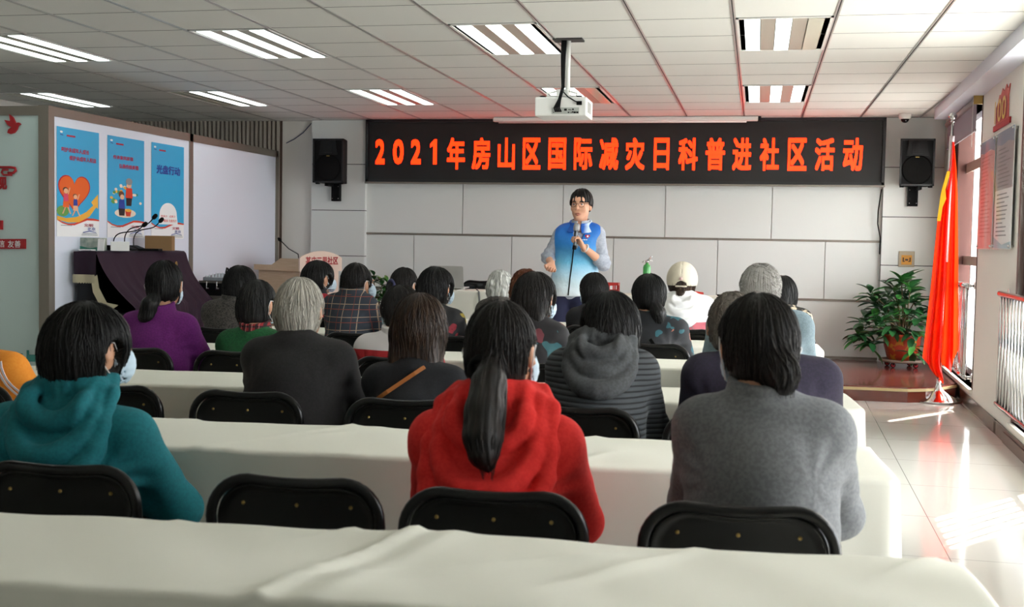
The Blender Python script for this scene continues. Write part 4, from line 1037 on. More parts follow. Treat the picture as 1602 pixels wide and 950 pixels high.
M['whitered'] = zbands('white and red jacket', [(-.5, '15161a'), (-.12, 'a3151b'), (-.035, 'cfc9c8')], .75); M['whitepink'] = zbands('white and rose jacket', [(-.5, 'b0525d'), (-.125, 'e9e9ea')], .65)
def ribbed():
    m = fab('ribbed dark knit', '36393b', '3f4345'); t = NT(m); tc = t.new('ShaderNodeTexCoord'); sp = t.new('ShaderNodeSeparateXYZ'); t.link(tc.outputs['Object'], sp.inputs[0])
    k = t.new('ShaderNodeMath', operation='MULTIPLY'); k.inputs[1].default_value = 2*PI/.0185; t.link(sp.outputs[2], k.inputs[0]); s_ = t.new('ShaderNodeMath', operation='SINE'); t.link(k.outputs[0], s_.inputs[0])
    mr = t.new('ShaderNodeMapRange'); mr.inputs[1].default_value = -.9; mr.inputs[2].default_value = -.2; t.link(s_.outputs[0], mr.inputs[0])
    mx = t.new('ShaderNodeMix', data_type='RGBA'); mx.inputs[6].default_value = lin('121314'); mx.inputs[7].default_value = lin('3f4346'); t.link(mr.outputs[0], mx.inputs[0]); t.link(mx.outputs[2], t.b.inputs['Base Color'])
    bp = t.new('ShaderNodeBump'); bp.inputs['Distance'].default_value = .004; bp.inputs['Strength'].default_value = .35; t.link(s_.outputs[0], bp.inputs['Height']); t.link(bp.outputs[0], t.b.inputs['Normal'])
    return m
M['ribbed'] = ribbed()

PEOPLE = []
def sit(*a, chair=None, **st):
    r, inf = seated(*a, st); PEOPLE.append((r, inf)); return r, inf
# nearest row
sit('person in a teal hooded sweatshirt with thick black hair, mask at right cheek', 2.74, 122, 474, 140, -45, 262, 655, style='bob', hair='black', mat='teal', top='sweatshirt', yaw=-27, nape=.135, ears=1, mask=1, h=.0075, hs=.0042, hood=dict(w=.15, len=.25, dz=.06, h=.006), neck=.09, elbow=(.05, .075), fat=1.05, ns=46)
sit('person in a red hooded sweatshirt with a long black ponytail', 2.72, 779, 473, 112, 640, 912, 668, style='pony', hair='soft', mat='redhood', top='sweatshirt', yaw=-14, nape=.085, ears=2, mask=1, h=.0075, hs=.0042,
    hood=dict(w=.17, len=.30, dz=.045, h=.006, k=.006), neck=.09, tails=[dict(p=[(.025, -.11, -.035), (.038, -.15, -.07), (.05, -.19, -.13), (.058, -.215, -.18), (.068, -.228, -.22), (.08, -.228, -.25)], r=[.03, .04, .046, .045, .034, .012])], tie=((0, -.118, -.04), .031, 'blackrubber'), ns=44)
sit('person in a grey knit top with a low dark bun', 2.72, 1186, 461, 122, 1066, 1322, 648, style='bun', hair='soft', mat='greyknit', top='sweater', yaw=17, nape=.118, ears=-1, mask=1, h=.0075, hs=.0042, collar='greyknit', fat=1.12, elbow=(.03, .05),
    tails=[dict(p=[(.01, -.09, -.03), (.018, -.12, -.055), (.024, -.118, -.085)], r=[.034, .042, .03], k=.025)], ns=44)
# second row
sit('person with an orange sleeve cut by the left edge of the photo', 3.95, -75, 455, 78, -155, 60, 562, style='bob', hair='black', mat='orange', h=.012, yaw=10, elbow=(.04, .09))
gm, gi = sit('person with grey hair in a black sweater', 4.08, 461, 435, 78, 375, 560, 545, style='bob', hair='grey', mat='blackknit', top='sweater', nape=.092, ears=1, h=.010, hs=.0048, fat=1.15, elbow=(.02, .05), ey=(.1, .1), yaw=-6, ns=40)
bw, bi = sit('person in black with long straight brown hair and a tan bag strap', 4.05, 650, 460, 87, 566, 735, 585, style='long', hair='brown', mat='blackwool', len=.25, h=.010, hs=.005, ns=36, elbow=(.0, .04))
sit('person in a dark ribbed top with a charcoal hood, short black hair', 4.05, 947, 457, 90, 858, 1026, 562, style='bob', hair='black', mat='ribbed', top='sweater', yaw=40, nape=.12, ears=-1, mask=1, h=.010, hs=.005, hood=dict(w=.13, len=.17, dz=.05, mat='charcoal', h=.007, dx=.0), neck=.09, fat=1.08, ns=38)
sit('person with cropped brown grey hair in a dark plum jacket behind the grey knit sitter', 4.1, 1146, 458, 76, 1080, 1302, 575, style='crop', hair='cropdark', mat='navyj', nape=.085, ears=2, h=.011, hs=.006, yaw=5, fat=1.05, puff=.008)
# third row
sit('person in a purple jacket with a low black ponytail', 5.31, 248, 408, 60, 182, 315, 500, style='pony', hair='black', mat='purple', nape=.085, ears=2, mask=1, h=.011, hs=.0055, yaw=8, collar='purple', tails=[dict(p=[(-.01, -.10, -.06), (-.03, -.13, -.1), (-.04, -.13, -.16), (-.035, -.125, -.2)], r=[.028, .042, .046, .02])], fat=1.08, elbow=(.03, .06))
sit('person in a green sweater with a red plaid collar', 5.36, 397, 438, 60, 335, 462, 528, style='bob', hair='salt', mat='green', top='sweater', nape=.105, ears=1, mask=1, h=.012, hs=.006, yaw=-22, collar='redplaid', tuck=.3)
wr, wi = sit('person in a white and red jacket with short dark hair', 5.36, 619, 447, 64, 553, 692, 535, style='bob', hair='soft', mat='whitered', nape=.085, ears=-1, mask=1, h=.011, hs=.006, yaw=38, collar='whitered')
sit('person with long wavy dark hair and a dark floral top', 5.34, 836, 426, 66, 786, 888, 515, style='wavy', hair='soft', mat='floral2', len=.36, ears=1, mask=1, h=.012, hs=.006, yaw=-24)
sit('person with short silver hair in a pale blue shirt', 5.36, 1191, 413, 64, 1114, 1264, 498, style='crop', hair='crop', mat='lightblue', top='shirt', nape=.09, ears=2, h=.012, hs=.006, puff=.004, collar='lightblue')
# fourth row
sit('person in a grey tweed coat with a black bob', 6.6, 370, 416, 54, 312, 412, 480, style='bob', hair='black', mat='tweed', top='coat', nape=.125, h=.013, hs=.007, collar='tweed')
sit('person in a dark plaid jacket with hair pinned low', 6.58, 555, 412, 48, 504, 592, 470, style='bun', hair='soft', mat='plaidj', nape=.085, ears=1, mask=1, h=.012, hs=.006, yaw=-32, collar='plaidj', tails=[dict(p=[(-.0, -.095, -.05), (-.005, -.12, -.085), (.0, -.11, -.11)], r=[.025, .03, .015], k=.02)])
sit('person in a black jacket with red print, bowl cut black hair', 6.6, 680, 418, 56, 630, 728, 492, style='bob', hair='black', mat='letter', nape=.115, ears=1, mask=1, h=.012, hs=.006, yaw=-25)
pf_, pi_ = sit('person in a black floral top with a long ponytail', 6.58, 1014, 429, 54, 952, 1074, 505, style='pony', hair='black', mat='floral', nape=.09, ears=2, h=.012, hs=.006, yaw=10, tails=[dict(p=[(.02, -.10, -.04), (.045, -.125, -.1), (.055, -.12, -.2), (.05, -.11, -.3)], r=[.028, .042, .04, .016])], elbow=(.03, .06))
# fifth row
sit('person in a red vest with bushy black hair beside the lectern', 7.72, 496, 408, 50, 452, 530, 470, style='bob', hair='black', mat='redvest', top='vest', nape=.1, ears=1, mask=1, h=.014, hs=.007, yaw=-42, collar='blackwool')
sit('person with a purple scrunchie in dark hair', 7.74, 630, 419, 43, 595, 668, 475, style='bun', hair='soft', mat='blackwool', nape=.085, ears=1, mask=1, h=.014, hs=.007, yaw=-25, tails=[dict(p=[(-.02, -.11, .0), (-.02, -.13, -.03)], r=[.03, .03], k=.02)], tie=((-.02, -.125, .0), .036, mat('purple blue scrunchie', '3a3a5c', .8)))
sit('person with fluffy white hair', 7.74, 780, 423, 40, 745, 815, 478, style='curl', hair='white', mat='tweed', nape=.12, h=.014, hs=.006, sh=.003, ns=16)
sit('person with curly rust brown hair', 6.62, 820, 421, 47, 782, 862, 482, style='curl', hair='rust', mat='blackknit', nape=.12, h=.014, hs=.0065)
sit('person with a glossy black bob in front of the speaker', 7.74, 926, 427, 44, 888, 968, 490, style='bob', hair='black', mat='blackwool', nape=.12, ears=-1, mask=1, h=.014, hs=.0065, yaw=28)
cp, ci = sit('person in a cream cap and a white and rose windbreaker', 7.72, 1067, 413, 44, 1030, 1114, 472, style='pony', hair='brown', mat='whitepink', top='windbreaker', nape=.09, ears=2, h=.012, hs=.0055, puff=.008, tails=[dict(p=[(0, -.1, -.04), (.0, -.125, -.08), (.0, -.12, -.12)], r=[.022, .026, .012])], hood=dict(w=.12, len=.17, dz=.005, h=.009))
sit('person in a black and cream patterned knit at the right end of the fifth row', 7.76, 1226, 432, 42, 1182, 1266, 490, style='bob', hair='black', mat='pattern', top='cardigan', nape=.115, h=.013, hs=.0065)

# what only some of them wear
gk, gki = PEOPLE[2]; gc = gki['NB']+A_(0, .012, .028)
MB().tube([tuple(gc+A_(.088*math.cos(a), .088*math.sin(a)/.95, -.024+.18*.088*math.sin(a))) for a in np.linspace(0, 2*PI, 28, endpoint=False)], .0035, None, 6, False, True).build('collar_piping', mat('magenta piping', '8a2a66', .7), gk)
wrap_strip(bw, bi, 'bag_strap', [(.06+bi['hc'][0]-.0-.255*t, bi['sz']+.035-.185*t) for t in np.linspace(0, .66, 12)], .014, .003, mat('tan leather', '9a5a22', .5))
wrap_strip(pf_, pi_, 'bag_strap', [(.03+.15*t, pi_['sz']-.08-.2*t) for t in np.linspace(0, 1, 10)], .018, .003, 'blackrubber')
wrap_strip(cp, ci, 'bag_strap', [(-.0+.13*t, ci['sz']-.07-.2*t) for t in np.linspace(0, 1, 10)], .012, .003, mat('rose strap', 'b98f92', .6))
orp, ori = PEOPLE[3]
for dx in (0, .022): wrap_strip(orp, ori, 'sleeve_stripe', [(ori['sw']+.006-dx*.6+.105*t, ori['sz']+.005-.25*t) for t in np.linspace(0, 1, 12)], .009, .002, 'paper')
# letters on the white and red jacket
mb = MB()
def wf_(u, v, w):
    z = wi['sz']-.078+v; x = -.035+u
    for yy in np.linspace(-.3, .1, 161):
        if smin(wi['torso'](A_(x, yy, z)[None], .008), wi['arms'](A_(x, yy, z)[None], .009), .035)[0] < .004: break
    return (x, yy-.003-w, z)
put_text(mb, 'qia', 0, -.012, .05, .012, wf_, .001, 'pcrim'); mb.build('jacket_lettering', None, wr)
# cap
hcap = ci['hc']; capm = mat('cream cotton', 'cfc6b2', .85, bump=(300, .2, .002)); rxc = 44*7.72/F/2+.006
def capf(P):
    q = P-hcap; d = np.abs(elp(q, (0, -.014, .014), (rxc, rxc*1.12, .116)))-.004
    d = smax(d, -(q[:, 2]+.028), .004); d = smax(d, -elp(q, (0, -.13, -.03), (.036, .06, .036)), .004)
    brim = np.maximum(np.abs(q[:, 2]-.012+.25*(np.abs(q[:, 0])**2)/.07*.9+.1*(q[:, 1]-.09))-.003, np.hypot(q[:, 0]/1.05, (q[:, 1]-.09)/1.0)-.08); brim = np.maximum(brim, .07-q[:, 1])
    a = np.arctan2(q[:, 0], q[:, 1]); d += .0012*np.exp(-(np.sin(3*a)/.08)**2); return np.minimum(d, brim)
capo = sdf_mesh('cap', capf, hcap+A_(-.14, -.16, -.06), hcap+A_(.14, .2, .15), .005, capm, cp)
MB().tube([tuple(hcap+A_(.034*math.cos(a)*1.0, -.118-.006*math.sin(a), -.028+.0*a)) for a in np.linspace(PI, 0, 9)], .006, None, 8).build('cap_strap', capm, capo)
MB().lathe([(.012, 0), (.012, -.004)], tuple(hcap+A_(0, -.134, .022)), None, 14, 1).build('cap_badge', mat('pale pink badge', 'c9a9a4', .6), capo)

# ---------------------------------------------------------------- chairs in place
def ch(px, row, Y, label):
    P = aty(px, 560, Y); b_ = ROWS[row][1]; place_chair(P[0], Y, math.atan(b_), label)
ch(92, 'A', 2.40, 'black folding chair holding the teal sweatshirt sitter'); ch(465, 'A', 2.42, 'empty black folding chair between the teal and the red sweatshirt sitters')
ch(776, 'A', 2.41, 'black folding chair holding the red sweatshirt sitter'); ch(1163, 'A', 2.42, 'black folding chair holding the grey knit sitter')
ch(172, 'B', 3.72, 'empty black folding chair just beyond the teal sitter, half hidden'); ch(387, 'B', 3.72, 'black folding chair holding the black sweater sitter with grey hair'); ch(634, 'B', 3.71, 'black folding chair holding the sitter with the tan bag strap')
ch(905, 'B', 3.72, 'black folding chair holding the ribbed top sitter'); ch(1142, 'B', 3.74, 'black folding chair holding the plum jacket sitter'); ch(-60, 'B', 3.6, 'black folding chair holding the orange sleeved sitter')
ch(208, 'C', 5.0, 'black folding chair holding the purple jacket sitter'); ch(370, 'C', 5.02, 'black folding chair holding the green sweater sitter'); ch(619, 'C', 5.02, 'black folding chair holding the white and red jacket sitter')
ch(832, 'C', 5.02, 'black folding chair holding the wavy haired sitter'); ch(1190, 'C', 5.02, 'black folding chair holding the pale blue shirt sitter')
ch(345, 'D', 6.26, 'black folding chair holding the tweed coat sitter'); ch(558, 'D', 6.26, 'black folding chair holding the plaid jacket sitter'); ch(690, 'D', 6.26, 'black folding chair holding the bowl cut sitter'); ch(1020, 'D', 6.24, 'black folding chair holding the black floral sitter')
ch(826, 'D', 6.26, 'black folding chair holding the rust haired sitter')
ch(492, 'E', 7.42, 'black folding chair holding the red vest sitter'); ch(632, 'E', 7.42, 'black folding chair holding the scrunchie sitter'); ch(778, 'E', 7.42, 'black folding chair holding the white haired sitter')
ch(926, 'E', 7.42, 'black folding chair holding the glossy bob sitter'); ch(1070, 'E', 7.40, 'black folding chair holding the cream cap sitter'); ch(1224, 'E', 7.44, 'black folding chair holding the patterned knit sitter')
p = aty(752, 440, 11.55); o = place_chair(p[0], 11.55, PI, 'empty black folding chair behind the head table beside the laptop'); o.location.z = ZP

# ---------------------------------------------------------------- the speaker
YSP = 9.3
M['vest'] = zbands('blue to white vest', [(-.60, 'eef4f8'), (-.46, 'd3ebf5'), (-.30, '6fc3ea'), (-.16, '2387d8'), (0.05, '1659c4')], .5, 2, True, (35, .35, .01))
M['shirt'] = mat('grey marl shirt', 'a4abb9', .85, bump=(60, .3), var=('b9bfca', 60)); M['shade'] = mat('eyebrow hair', '14100e', .7)
def speaker():
    FT = aty(903, 480, YSP); X0 = FT[0]
    def J(px, py, dy=0):
        p = aty(px, py, YSP+dy); return A_(p[0]-X0, dy, p[2])
    root = thing('person', 'person in blue to white vest and glasses speaking into a microphone, standing', 'person', (X0, YSP, 0))
    hc = J(909, 322); yaw = PI-.14; k = .97
    S1, S2 = J(875, 362, .02), J(938, 361, .02); E1, E2 = J(857, 402, .0), J(944, 413, -.06); W1, W2 = J(863, 414, -.20), J(911, 385, -.245)
    NK = J(908, 352, .0); HP = A_(J(893, 470)[0], .0, .93); CH_ = J(905, 392, .0); WA = J(896, 440, 0)
    def head(P):
        q = rotz(P, yaw, hc)/k
        d = elp(q, (0, -.012, .02), (.077, .096, .105)); d = smin(d, elp(q, (0, .028, -.05), (.066, .064, .072)), .03); d = smin(d, elp(q, (0, .060, -.102), (.030, .028, .022)), .03)
        d = smin(d, elp(q, (0, .075, .045), (.05, .02, .03)), .03)
        d = smin(d, chain(q, [(0, .088, .018), (0, .104, -.012), (0, .112, -.026)], [.007, .009, .0125], .01), .012)
        for e in (-1, 1):
            d = smin(d, elp(q, (e*.014, .098, -.03), (.009, .009, .007)), .006); d = smax(d, -elp(q, (e*.033, .098, .012), (.018, .012, .011)), .012)
            d = smin(d, elp(q, (e*.043, .072, -.03), (.022, .018, .02)), .02)
            ear = elp(q, (e*.08, -.006, -.008), (.012, .021, .034)); ear = smax(ear, -elp(q, (e*.092, .002, -.004), (.009, .012, .02)), .006); d = smin(d, ear, .008)
        return smax(d, -elp(q, (0, .105, -.07), (.022, .02, .005)), .004)*k
    def torso(P, g):
        d = cone(P, HP+A_(0, 0, .02), WA, .125+g, .125+g, (.80, 1.15, 1)); d = smin(d, cone(P, WA, CH_, .125+g, .128+g, (.80, 1.12, 1)), .08)
        d = smin(d, cone(P, S1+A_(.03, 0, -.025), S2+A_(-.03, 0, -.025), .056+g, .056+g), .10); sl_ = A_(0, 0, .015)
        for s_ in (S1, S2): d = smin(d, cone(P, NK+A_(0, 0, -.01), s_*.6+NK*.4+sl_-A_(0, 0, .03), .05+g*.7, .048+g*.7), .04)
        return d
    def arm1(P, g, full): return smin(cone(P, S1+A_(.015, 0, -.03), E1, .050+g, .041+g), cone(P, E1, W1 if full else E1*.72+W1*.28, .045+g*.7, (.03 if full else .043)+g*.7), .02)
    def arm2(P, g, full): return smin(cone(P, S2+A_(-.015, 0, -.03), E2, .050+g, .042+g), cone(P, E2, W2 if full else E2*.8+W2*.2, .047+g*.7, (.03 if full else .046)+g*.7), .02)
    legs = lambda P, g, b=0: smin(chain(P, [HP+A_(-.085, 0, -.02), HP+A_(-.10, -.02, -.47), (HP[0]-.11, .03, .09)], [.088+g, .062+g, .045+g+b], .02), chain(P, [HP+A_(.085, 0, -.02), HP+A_(.10, -.02, -.47), (HP[0]+.11, .03, .09)], [.088+g, .062+g, .045+g+b], .02), .02)
    def body(P):
        d = smin(head(P), cone(P, hc+A_(0, .02, -.07), NK+A_(0, .01, -.03), .052, .056), .03); d = smin(d, torso(P, -.022), .03)
        d = smin(d, arm1(P, -.010, True), .02); d = smin(d, arm2(P, -.010, True), .02); return smin(d, smin(legs(P, -.012), smin(cone(P, (HP[0]-.11, .03, .06), (HP[0]-.13, -.14, .035), .036, .03), cone(P, (HP[0]+.11, .03, .06), (HP[0]+.13, -.14, .035), .036, .03), .01), .02), .02)
    # hands: one cupped palm up towards the hall, one closed round the microphone
    mic_a, mic_b = J(898.5, 389, -.285), J(902.5, 352, -.245); md = (mic_b-mic_a)/np.linalg.norm(mic_b-mic_a)
    h1 = place_hand(hand_geo(.55, True, .003, 1.0, .6), W1+A_(.0, -.005, 0), (.06, -.75, -.55), (.35, -.45, .8), .98)
    grip = mic_a*.42+mic_b*.58
    # palm lies on the side of the handle away from the camera and to the right; fingers come round the front
    f2 = A_(-.80, -.5, .22); pal = A_(-.45, -.55, -.05)
    h2 = place_hand(hand_geo(1.12, False, .003, .4, 1.2), W2, grip+A_(.012, -.0, -.012)-W2, A_(-.55, -.25, .1), .95)
    sdf_mesh('body', body, (-.42, -.36, 0), (.42, .22, hc[2]+.14), .0075, 'skinlight', root, None, 1, [h1, h2])
    # fine head surface features
    q2w = lambda p: tuple(hc+k*A_(p[0]*math.cos(yaw)-p[1]*math.sin(yaw), p[0]*math.sin(yaw)+p[1]*math.cos(yaw), p[2]))
    hd = sdf_mesh('head', head, hc+A_(-.1, -.14, -.16), hc+A_(.1, .14, .14), .0038, 'skinlight', root)
    for e in (-1, 1):
        mb = MB(); c = q2w((e*.033, .079, .010)); mb.lathe([(.001, -.0105), (.006, -.009), (.0095, -.004), (.0105, 0), (.0095, .004), (.001, .0105)], c, None, 14); ey = mb.build('eye', mat('eye white', 'dcd6d0', .3), hd)
        c = Vector(q2w((e*.033+.001, .0885, .009))); d_ = (Vector(q2w((0, 1, 0)))-Vector(q2w((0, 0, 0)))).normalized()
        mb = MB(); mb.tube([c-d_*.002, c+d_*.0014], .0048, None, 12); mb.build('iris', 'shade', ey)
        mb = MB(); mb.tube([q2w((e*.016, .094, .030)), q2w((e*.032, .094, .036)), q2w((e*.050, .082, .030))], [.0035, .0042, .002], None, 8); mb.build('eyebrow', 'shade', hd)
        mb = MB(); mb.tube([q2w((e*.019, .090, .013)), q2w((e*.033, .0925, .019)), q2w((e*.048, .084, .014))], [.0022, .0026, .0018], None, 8); mb.build('eyelid', mat('eyelid skin', 'b98266', .6), hd)
    mb = MB(); mb.tube([q2w((-.024, .086, -.071)), q2w((-.008, .0955, -.066)), q2w((.008, .0955, -.066)), q2w((.024, .086, -.071))], [.002, .0042, .0042, .002], None, 8); mb.tube([q2w((-.02, .086, -.076)), q2w((0, .095, -.081)), q2w((.02, .086, -.076))], [.002, .005, .002], None, 8); mb.build('lips', mat('lips', 'b4685c', .5), hd)
    gl = MB(); 
    for e in (-1, 1):
        ring = [q2w((e*.035+.025*math.cos(a), .104-.10*max(0, abs(e*.035+.025*math.cos(a))-.03), .006+.0205*math.sin(a))) for a in np.linspace(0, 2*PI, 24, endpoint=False)]; gl.tube(ring, .0014, None, 6, False, True)
        gl.tube([q2w((e*.060, .1, .014)), q2w((e*.073, .07, .016)), q2w((e*.082, 0, .016)), q2w((e*.084, -.02, .002))], .0016, None, 6)
    gl.tube([q2w((-.011, .105, .010)), q2w((0, .108, .013)), q2w((.011, .105, .010))], .0014, None, 6); gl.build('glasses', 'black', hd)
    def hairf(P):
        q = rotz(P, yaw, hc)/k; z = q[:, 2]; d = elp(q, (0, -.016, .030), (.094, .113, .115)); a = np.arctan2(q[:, 0]-.02, -q[:, 1]-.06)
        d += .003*(np.sin(30*a+20*z)+.6*np.sin(51*a-33*z)+.6*np.sin(17*a+50*z))
        cutz = .027+.004*np.sin(q[:, 0]*60+1)+.22*np.maximum(q[:, 0]+.01, 0); d = smax(d, -smax(np.maximum(np.abs(q[:, 0])-.080, .012-q[:, 1]), z-cutz, .006), .006)
        for e in (-1, 1): d = smax(d, -elp(q, (e*.097, .014, -.052), (.030, .034, .052)), .01)
        return smax(d, -(z+.06+.2*q[:, 1]), .01)*k
    sdf_mesh('hair', hairf, hc+A_(-.13, -.15, -.12), hc+A_(.13, .15, .16), .0036, HAIRM['soft'], root, hc)
    zh = J(890, 463)[2]
    def vest(P):
        d = torso(P, .018)+.007*fold(P, 5, 22)+.0035*np.sin(P[:, 2]*60+25*P[:, 0])*np.clip((1.2-P[:, 2])/.3, 0, 1)
        d = smin(d, cone(P, A_(WA[0], 0, zh), WA, .150, .145, (.80, 1.12, 1)), .04)
        for s_, e in ((S1, -1), (S2, 1)): d = smax(d, -cone(P, s_+A_(e*.045, 0, -.06), s_+A_(e*.085, 0, -.13), .046, .07), .02); d = smax(d, e*(P[:, 0]-s_[0])-.034, .012)
        d = smax(d, zh-P[:, 2]+.02*(P[:, 0]-HP[0]), .008); v = np.abs(P[:, 0]-NK[0]+.0)*1.15+(NK[2]-.145-P[:, 2])*(-1)*.55
        neck = cone(P, NK+A_(0, -.02, -.05), NK+A_(0, -.06, .1), .062, .10); d = smax(d, -neck, .008)
        vn = np.maximum(np.abs(P[:, 0]-(NK[0]-.004))-(P[:, 2]-(NK[2]-.20))*.33, P[:, 1]+.02); return smax(d, -vn, .006)
    vo = sdf_mesh('vest', vest, (-.36, -.26, zh-.03), (.36, .24, NK[2]+.08), .0062, 'vest', root, (0, 0, NK[2]))
    def vsurf(x, z, lift=0):
        for yy in np.linspace(-.30, .05, 351):
            if vest(A_(x, yy, z)[None])[0] < .0: return (x, yy-.0015-lift, z)
        return (x, -.14, z)
    def onv(u, v, w): return vsurf(u, v, w)
    zx = lambda py: J(906-(py-350)*.115, py)
    mb = MB(); mb.tube([vsurf(*(zx(y)[[0, 2]])) for y in np.linspace(388, 461, 16)], .0055, None, 6); mb.build('zipper', 'black', vo).location = -vo.location
    mb = MB(); c = J(921.5, 370); mb.poly([(c[0]+.020*math.sin(a)**3, c[2]+.019*(13*math.cos(a)-5*math.cos(2*a)-2*math.cos(3*a)-math.cos(4*a))/16) for a in np.linspace(0, 2*PI, 22, endpoint=False)], onv, .002, 'pcrim')
    mb.poly([(c[0]+.008*math.cos(a)+.002, c[2]+.008*math.sin(a)) for a in np.linspace(0, 2*PI, 10, endpoint=False)], onv, .0035, 'paper')
    c2 = J(912.5, 370); mb.poly([(c2[0]+.014*math.cos(a), c2[2]+.016*math.sin(a)) for a in np.linspace(PI*.3, PI*1.7, 9)]+[(c2[0]+.008*math.cos(a)+.003, c2[2]+.009*math.sin(a)) for a in np.linspace(PI*1.7, PI*.3, 9)], onv, .002, 'pcrim')
    mb.poly([(c2[0]+.0, c2[2]-.004), (c2[0]+.014, c2[2]-.004), (c2[0]+.014, c2[2]+.004), (c2[0], c2[2]+.004)], onv, .0025, 'pcrim')
    for i in range(4): mb.poly([(c2[0]-.012+i*.016, c2[2]-.030), (c2[0]+i*.016, c2[2]-.030), (c2[0]+i*.016, c2[2]-.024), (c2[0]-.012+i*.016, c2[2]-.024)], onv, .002, 'paper')
    mb.build('chest_emblem', None, vo).location = -vo.location
    def vcol(P):
        q = P-(NK+A_(0, .01, -.005)); r = np.hypot(q[:, 0], q[:, 1]*1.0); z = q[:, 2]+.35*q[:, 1]*(-1)*(-1)
        z = q[:, 2]-.30*np.minimum(q[:, 1], .05)
        d = np.maximum(np.abs(r-(.083+.75*np.maximum(.02-z, 0)))-.007, np.abs(z-.004)-.032)
        return np.maximum(d, .022+.5*np.maximum(-z, 0)+np.where(q[:, 1] < 0, 0, -1)-np.abs(q[:, 0]+.006))-.002
    cm = mat('blue and white collar', '1b5fc6', .55); t = NT(cm); tc = t.new('ShaderNodeTexCoord'); sp_ = t.new('ShaderNodeSeparateXYZ'); t.link(tc.outputs['Object'], sp_.inputs[0])
    rp = t.new('ShaderNodeValToRGB'); rp.color_ramp.elements[0].color = lin('1b62c8'); rp.color_ramp.elements[1].color = lin('cfe3f4'); rp.color_ramp.elements[0].position = .4; rp.color_ramp.elements[1].position = .62
    mr = t.new('ShaderNodeMapRange'); mr.inputs[1].default_value = -.02; mr.inputs[2].default_value = .13; t.link(sp_.outputs[0], mr.inputs[0]); t.link(mr.outputs[0], rp.inputs[0]); t.link(rp.outputs[0], t.b.inputs['Base Color'])
    sdf_mesh('vest_collar', vcol, NK+A_(-.18, -.16, -.09), NK+A_(.18, .17, .10), .0055, cm, root, NK)
    def shirt(P):
        d = smin(torso(P, .004), smin(arm1(P, .010, False), arm2(P, .010, False), .01), .03)+.004*fold(P, 9, 24)
        for s_, e_, dd in ((S1, E1, 1), (S2, E2, 1)):
            ax = (e_-s_)/np.linalg.norm(e_-s_); t_ = (P-s_)@ax; near = np.exp(-(np.linalg.norm(P-e_, axis=1)/.11)**2); d += .005*np.sin(t_*130)*near
        d = smax(d, J(890, 468)[2]-P[:, 2], .008); return smax(d, -cone(P, NK+A_(0, -.03, -.02), NK+A_(0, -.07, .1), .05, .09), .01)
    sdf_mesh('shirt', shirt, (-.42, -.32, .85), (.42, .24, NK[2]+.08), .0068, 'shirt', root, (0, 0, 1.2))
    def scol(P):
        q = P-(NK+A_(0, .004, .012)); r = np.hypot(q[:, 0], q[:, 1]*1.05); z = q[:, 2]-.22*np.minimum(q[:, 1], .05)
        d = np.maximum(np.abs(r-(.066+.4*np.maximum(-z, 0)))-.005, np.abs(z)-.03); return np.maximum(d, .016+.6*np.maximum(-z, 0)+np.where(q[:, 1] < 0, 0, -1)-np.abs(q[:, 0]))-.002
    sdf_mesh('shirt_collar', scol, NK+A_(-.13, -.14, -.07), NK+A_(.13, .13, .09), .005, 'shirt', root)
    def trou(P): return smax(smax(smin(cone(P, HP+A_(-.02, 0, .02), HP+A_(.02, 0, .06), .118, .118, (.82, 1.05, 1)), legs(P, .008, .012), .05)+.003*fold(P, 4), P[:, 2]-1.02, .01), .05-P[:, 2], .01)
    sdf_mesh('trousers', trou, (HP[0]-.28, -.2, .03), (HP[0]+.28, .2, 1.05), .010, 'navy', root)
    for e in (-1, 1):
        def shoe(P): return smax(smin(cone(P, (HP[0]+e*.11, .06, .05), (HP[0]+e*.13, -.16, .035), .046, .04), cone(P, (HP[0]+e*.11, .04, .1), (HP[0]+e*.11, .04, .04), .05, .05), .03), .004-P[:, 2], .004)
        sdf_mesh('shoe', shoe, (HP[0]+e*.12-.09, -.23, -.01), (HP[0]+e*.12+.09, .14, .17), .008, 'black', root)
    ax = (W2-E2)/np.linalg.norm(W2-E2); c = W2*.88+E2*.12; u = np.cross(ax, (0, 1, 0)); u /= np.linalg.norm(u); v = np.cross(ax, u)
    mb = MB(); mb.tube([tuple(c+.031*math.cos(a)*u+.031*math.sin(a)*v) for a in np.linspace(0, 2*PI, 20, endpoint=False)], .008, None, 8, False, True); wt = mb.build('watch', mat('pale watch strap', 'd8d8d8', .5), root)
    # the microphone he holds
    t = thing('microphone', 'grey handheld microphone held up by the speaker', 'microphone', (X0, YSP, 0)); L = np.linalg.norm(mic_b-mic_a)
    P_ = lambda f: tuple(mic_a+(mic_b-mic_a)*f)
    MB().tube([P_(0), P_(.02), P_(.35), P_(.7), P_(.74)], [.012, .0145, .0145, .0165, .02], None, 16).build('handle', mat('grey microphone body', '56595e', .35, .6), t)
    MB().tube([P_(-.04), P_(-.03), P_(.12)], [.012, .0155, .0158], None, 16).build('base_cap', 'black', t)
    MB().tube([P_(.74), P_(.78), P_(.80), P_(.90), P_(1.0), P_(1.05), P_(1.07)], [.02, .024, .0255, .0255, .024, .017, .006], None, 18).build('grille', mat('microphone mesh', 'a9abad', .4, .8, bump=(900, 1, .002)), t)
    return root
speaker()

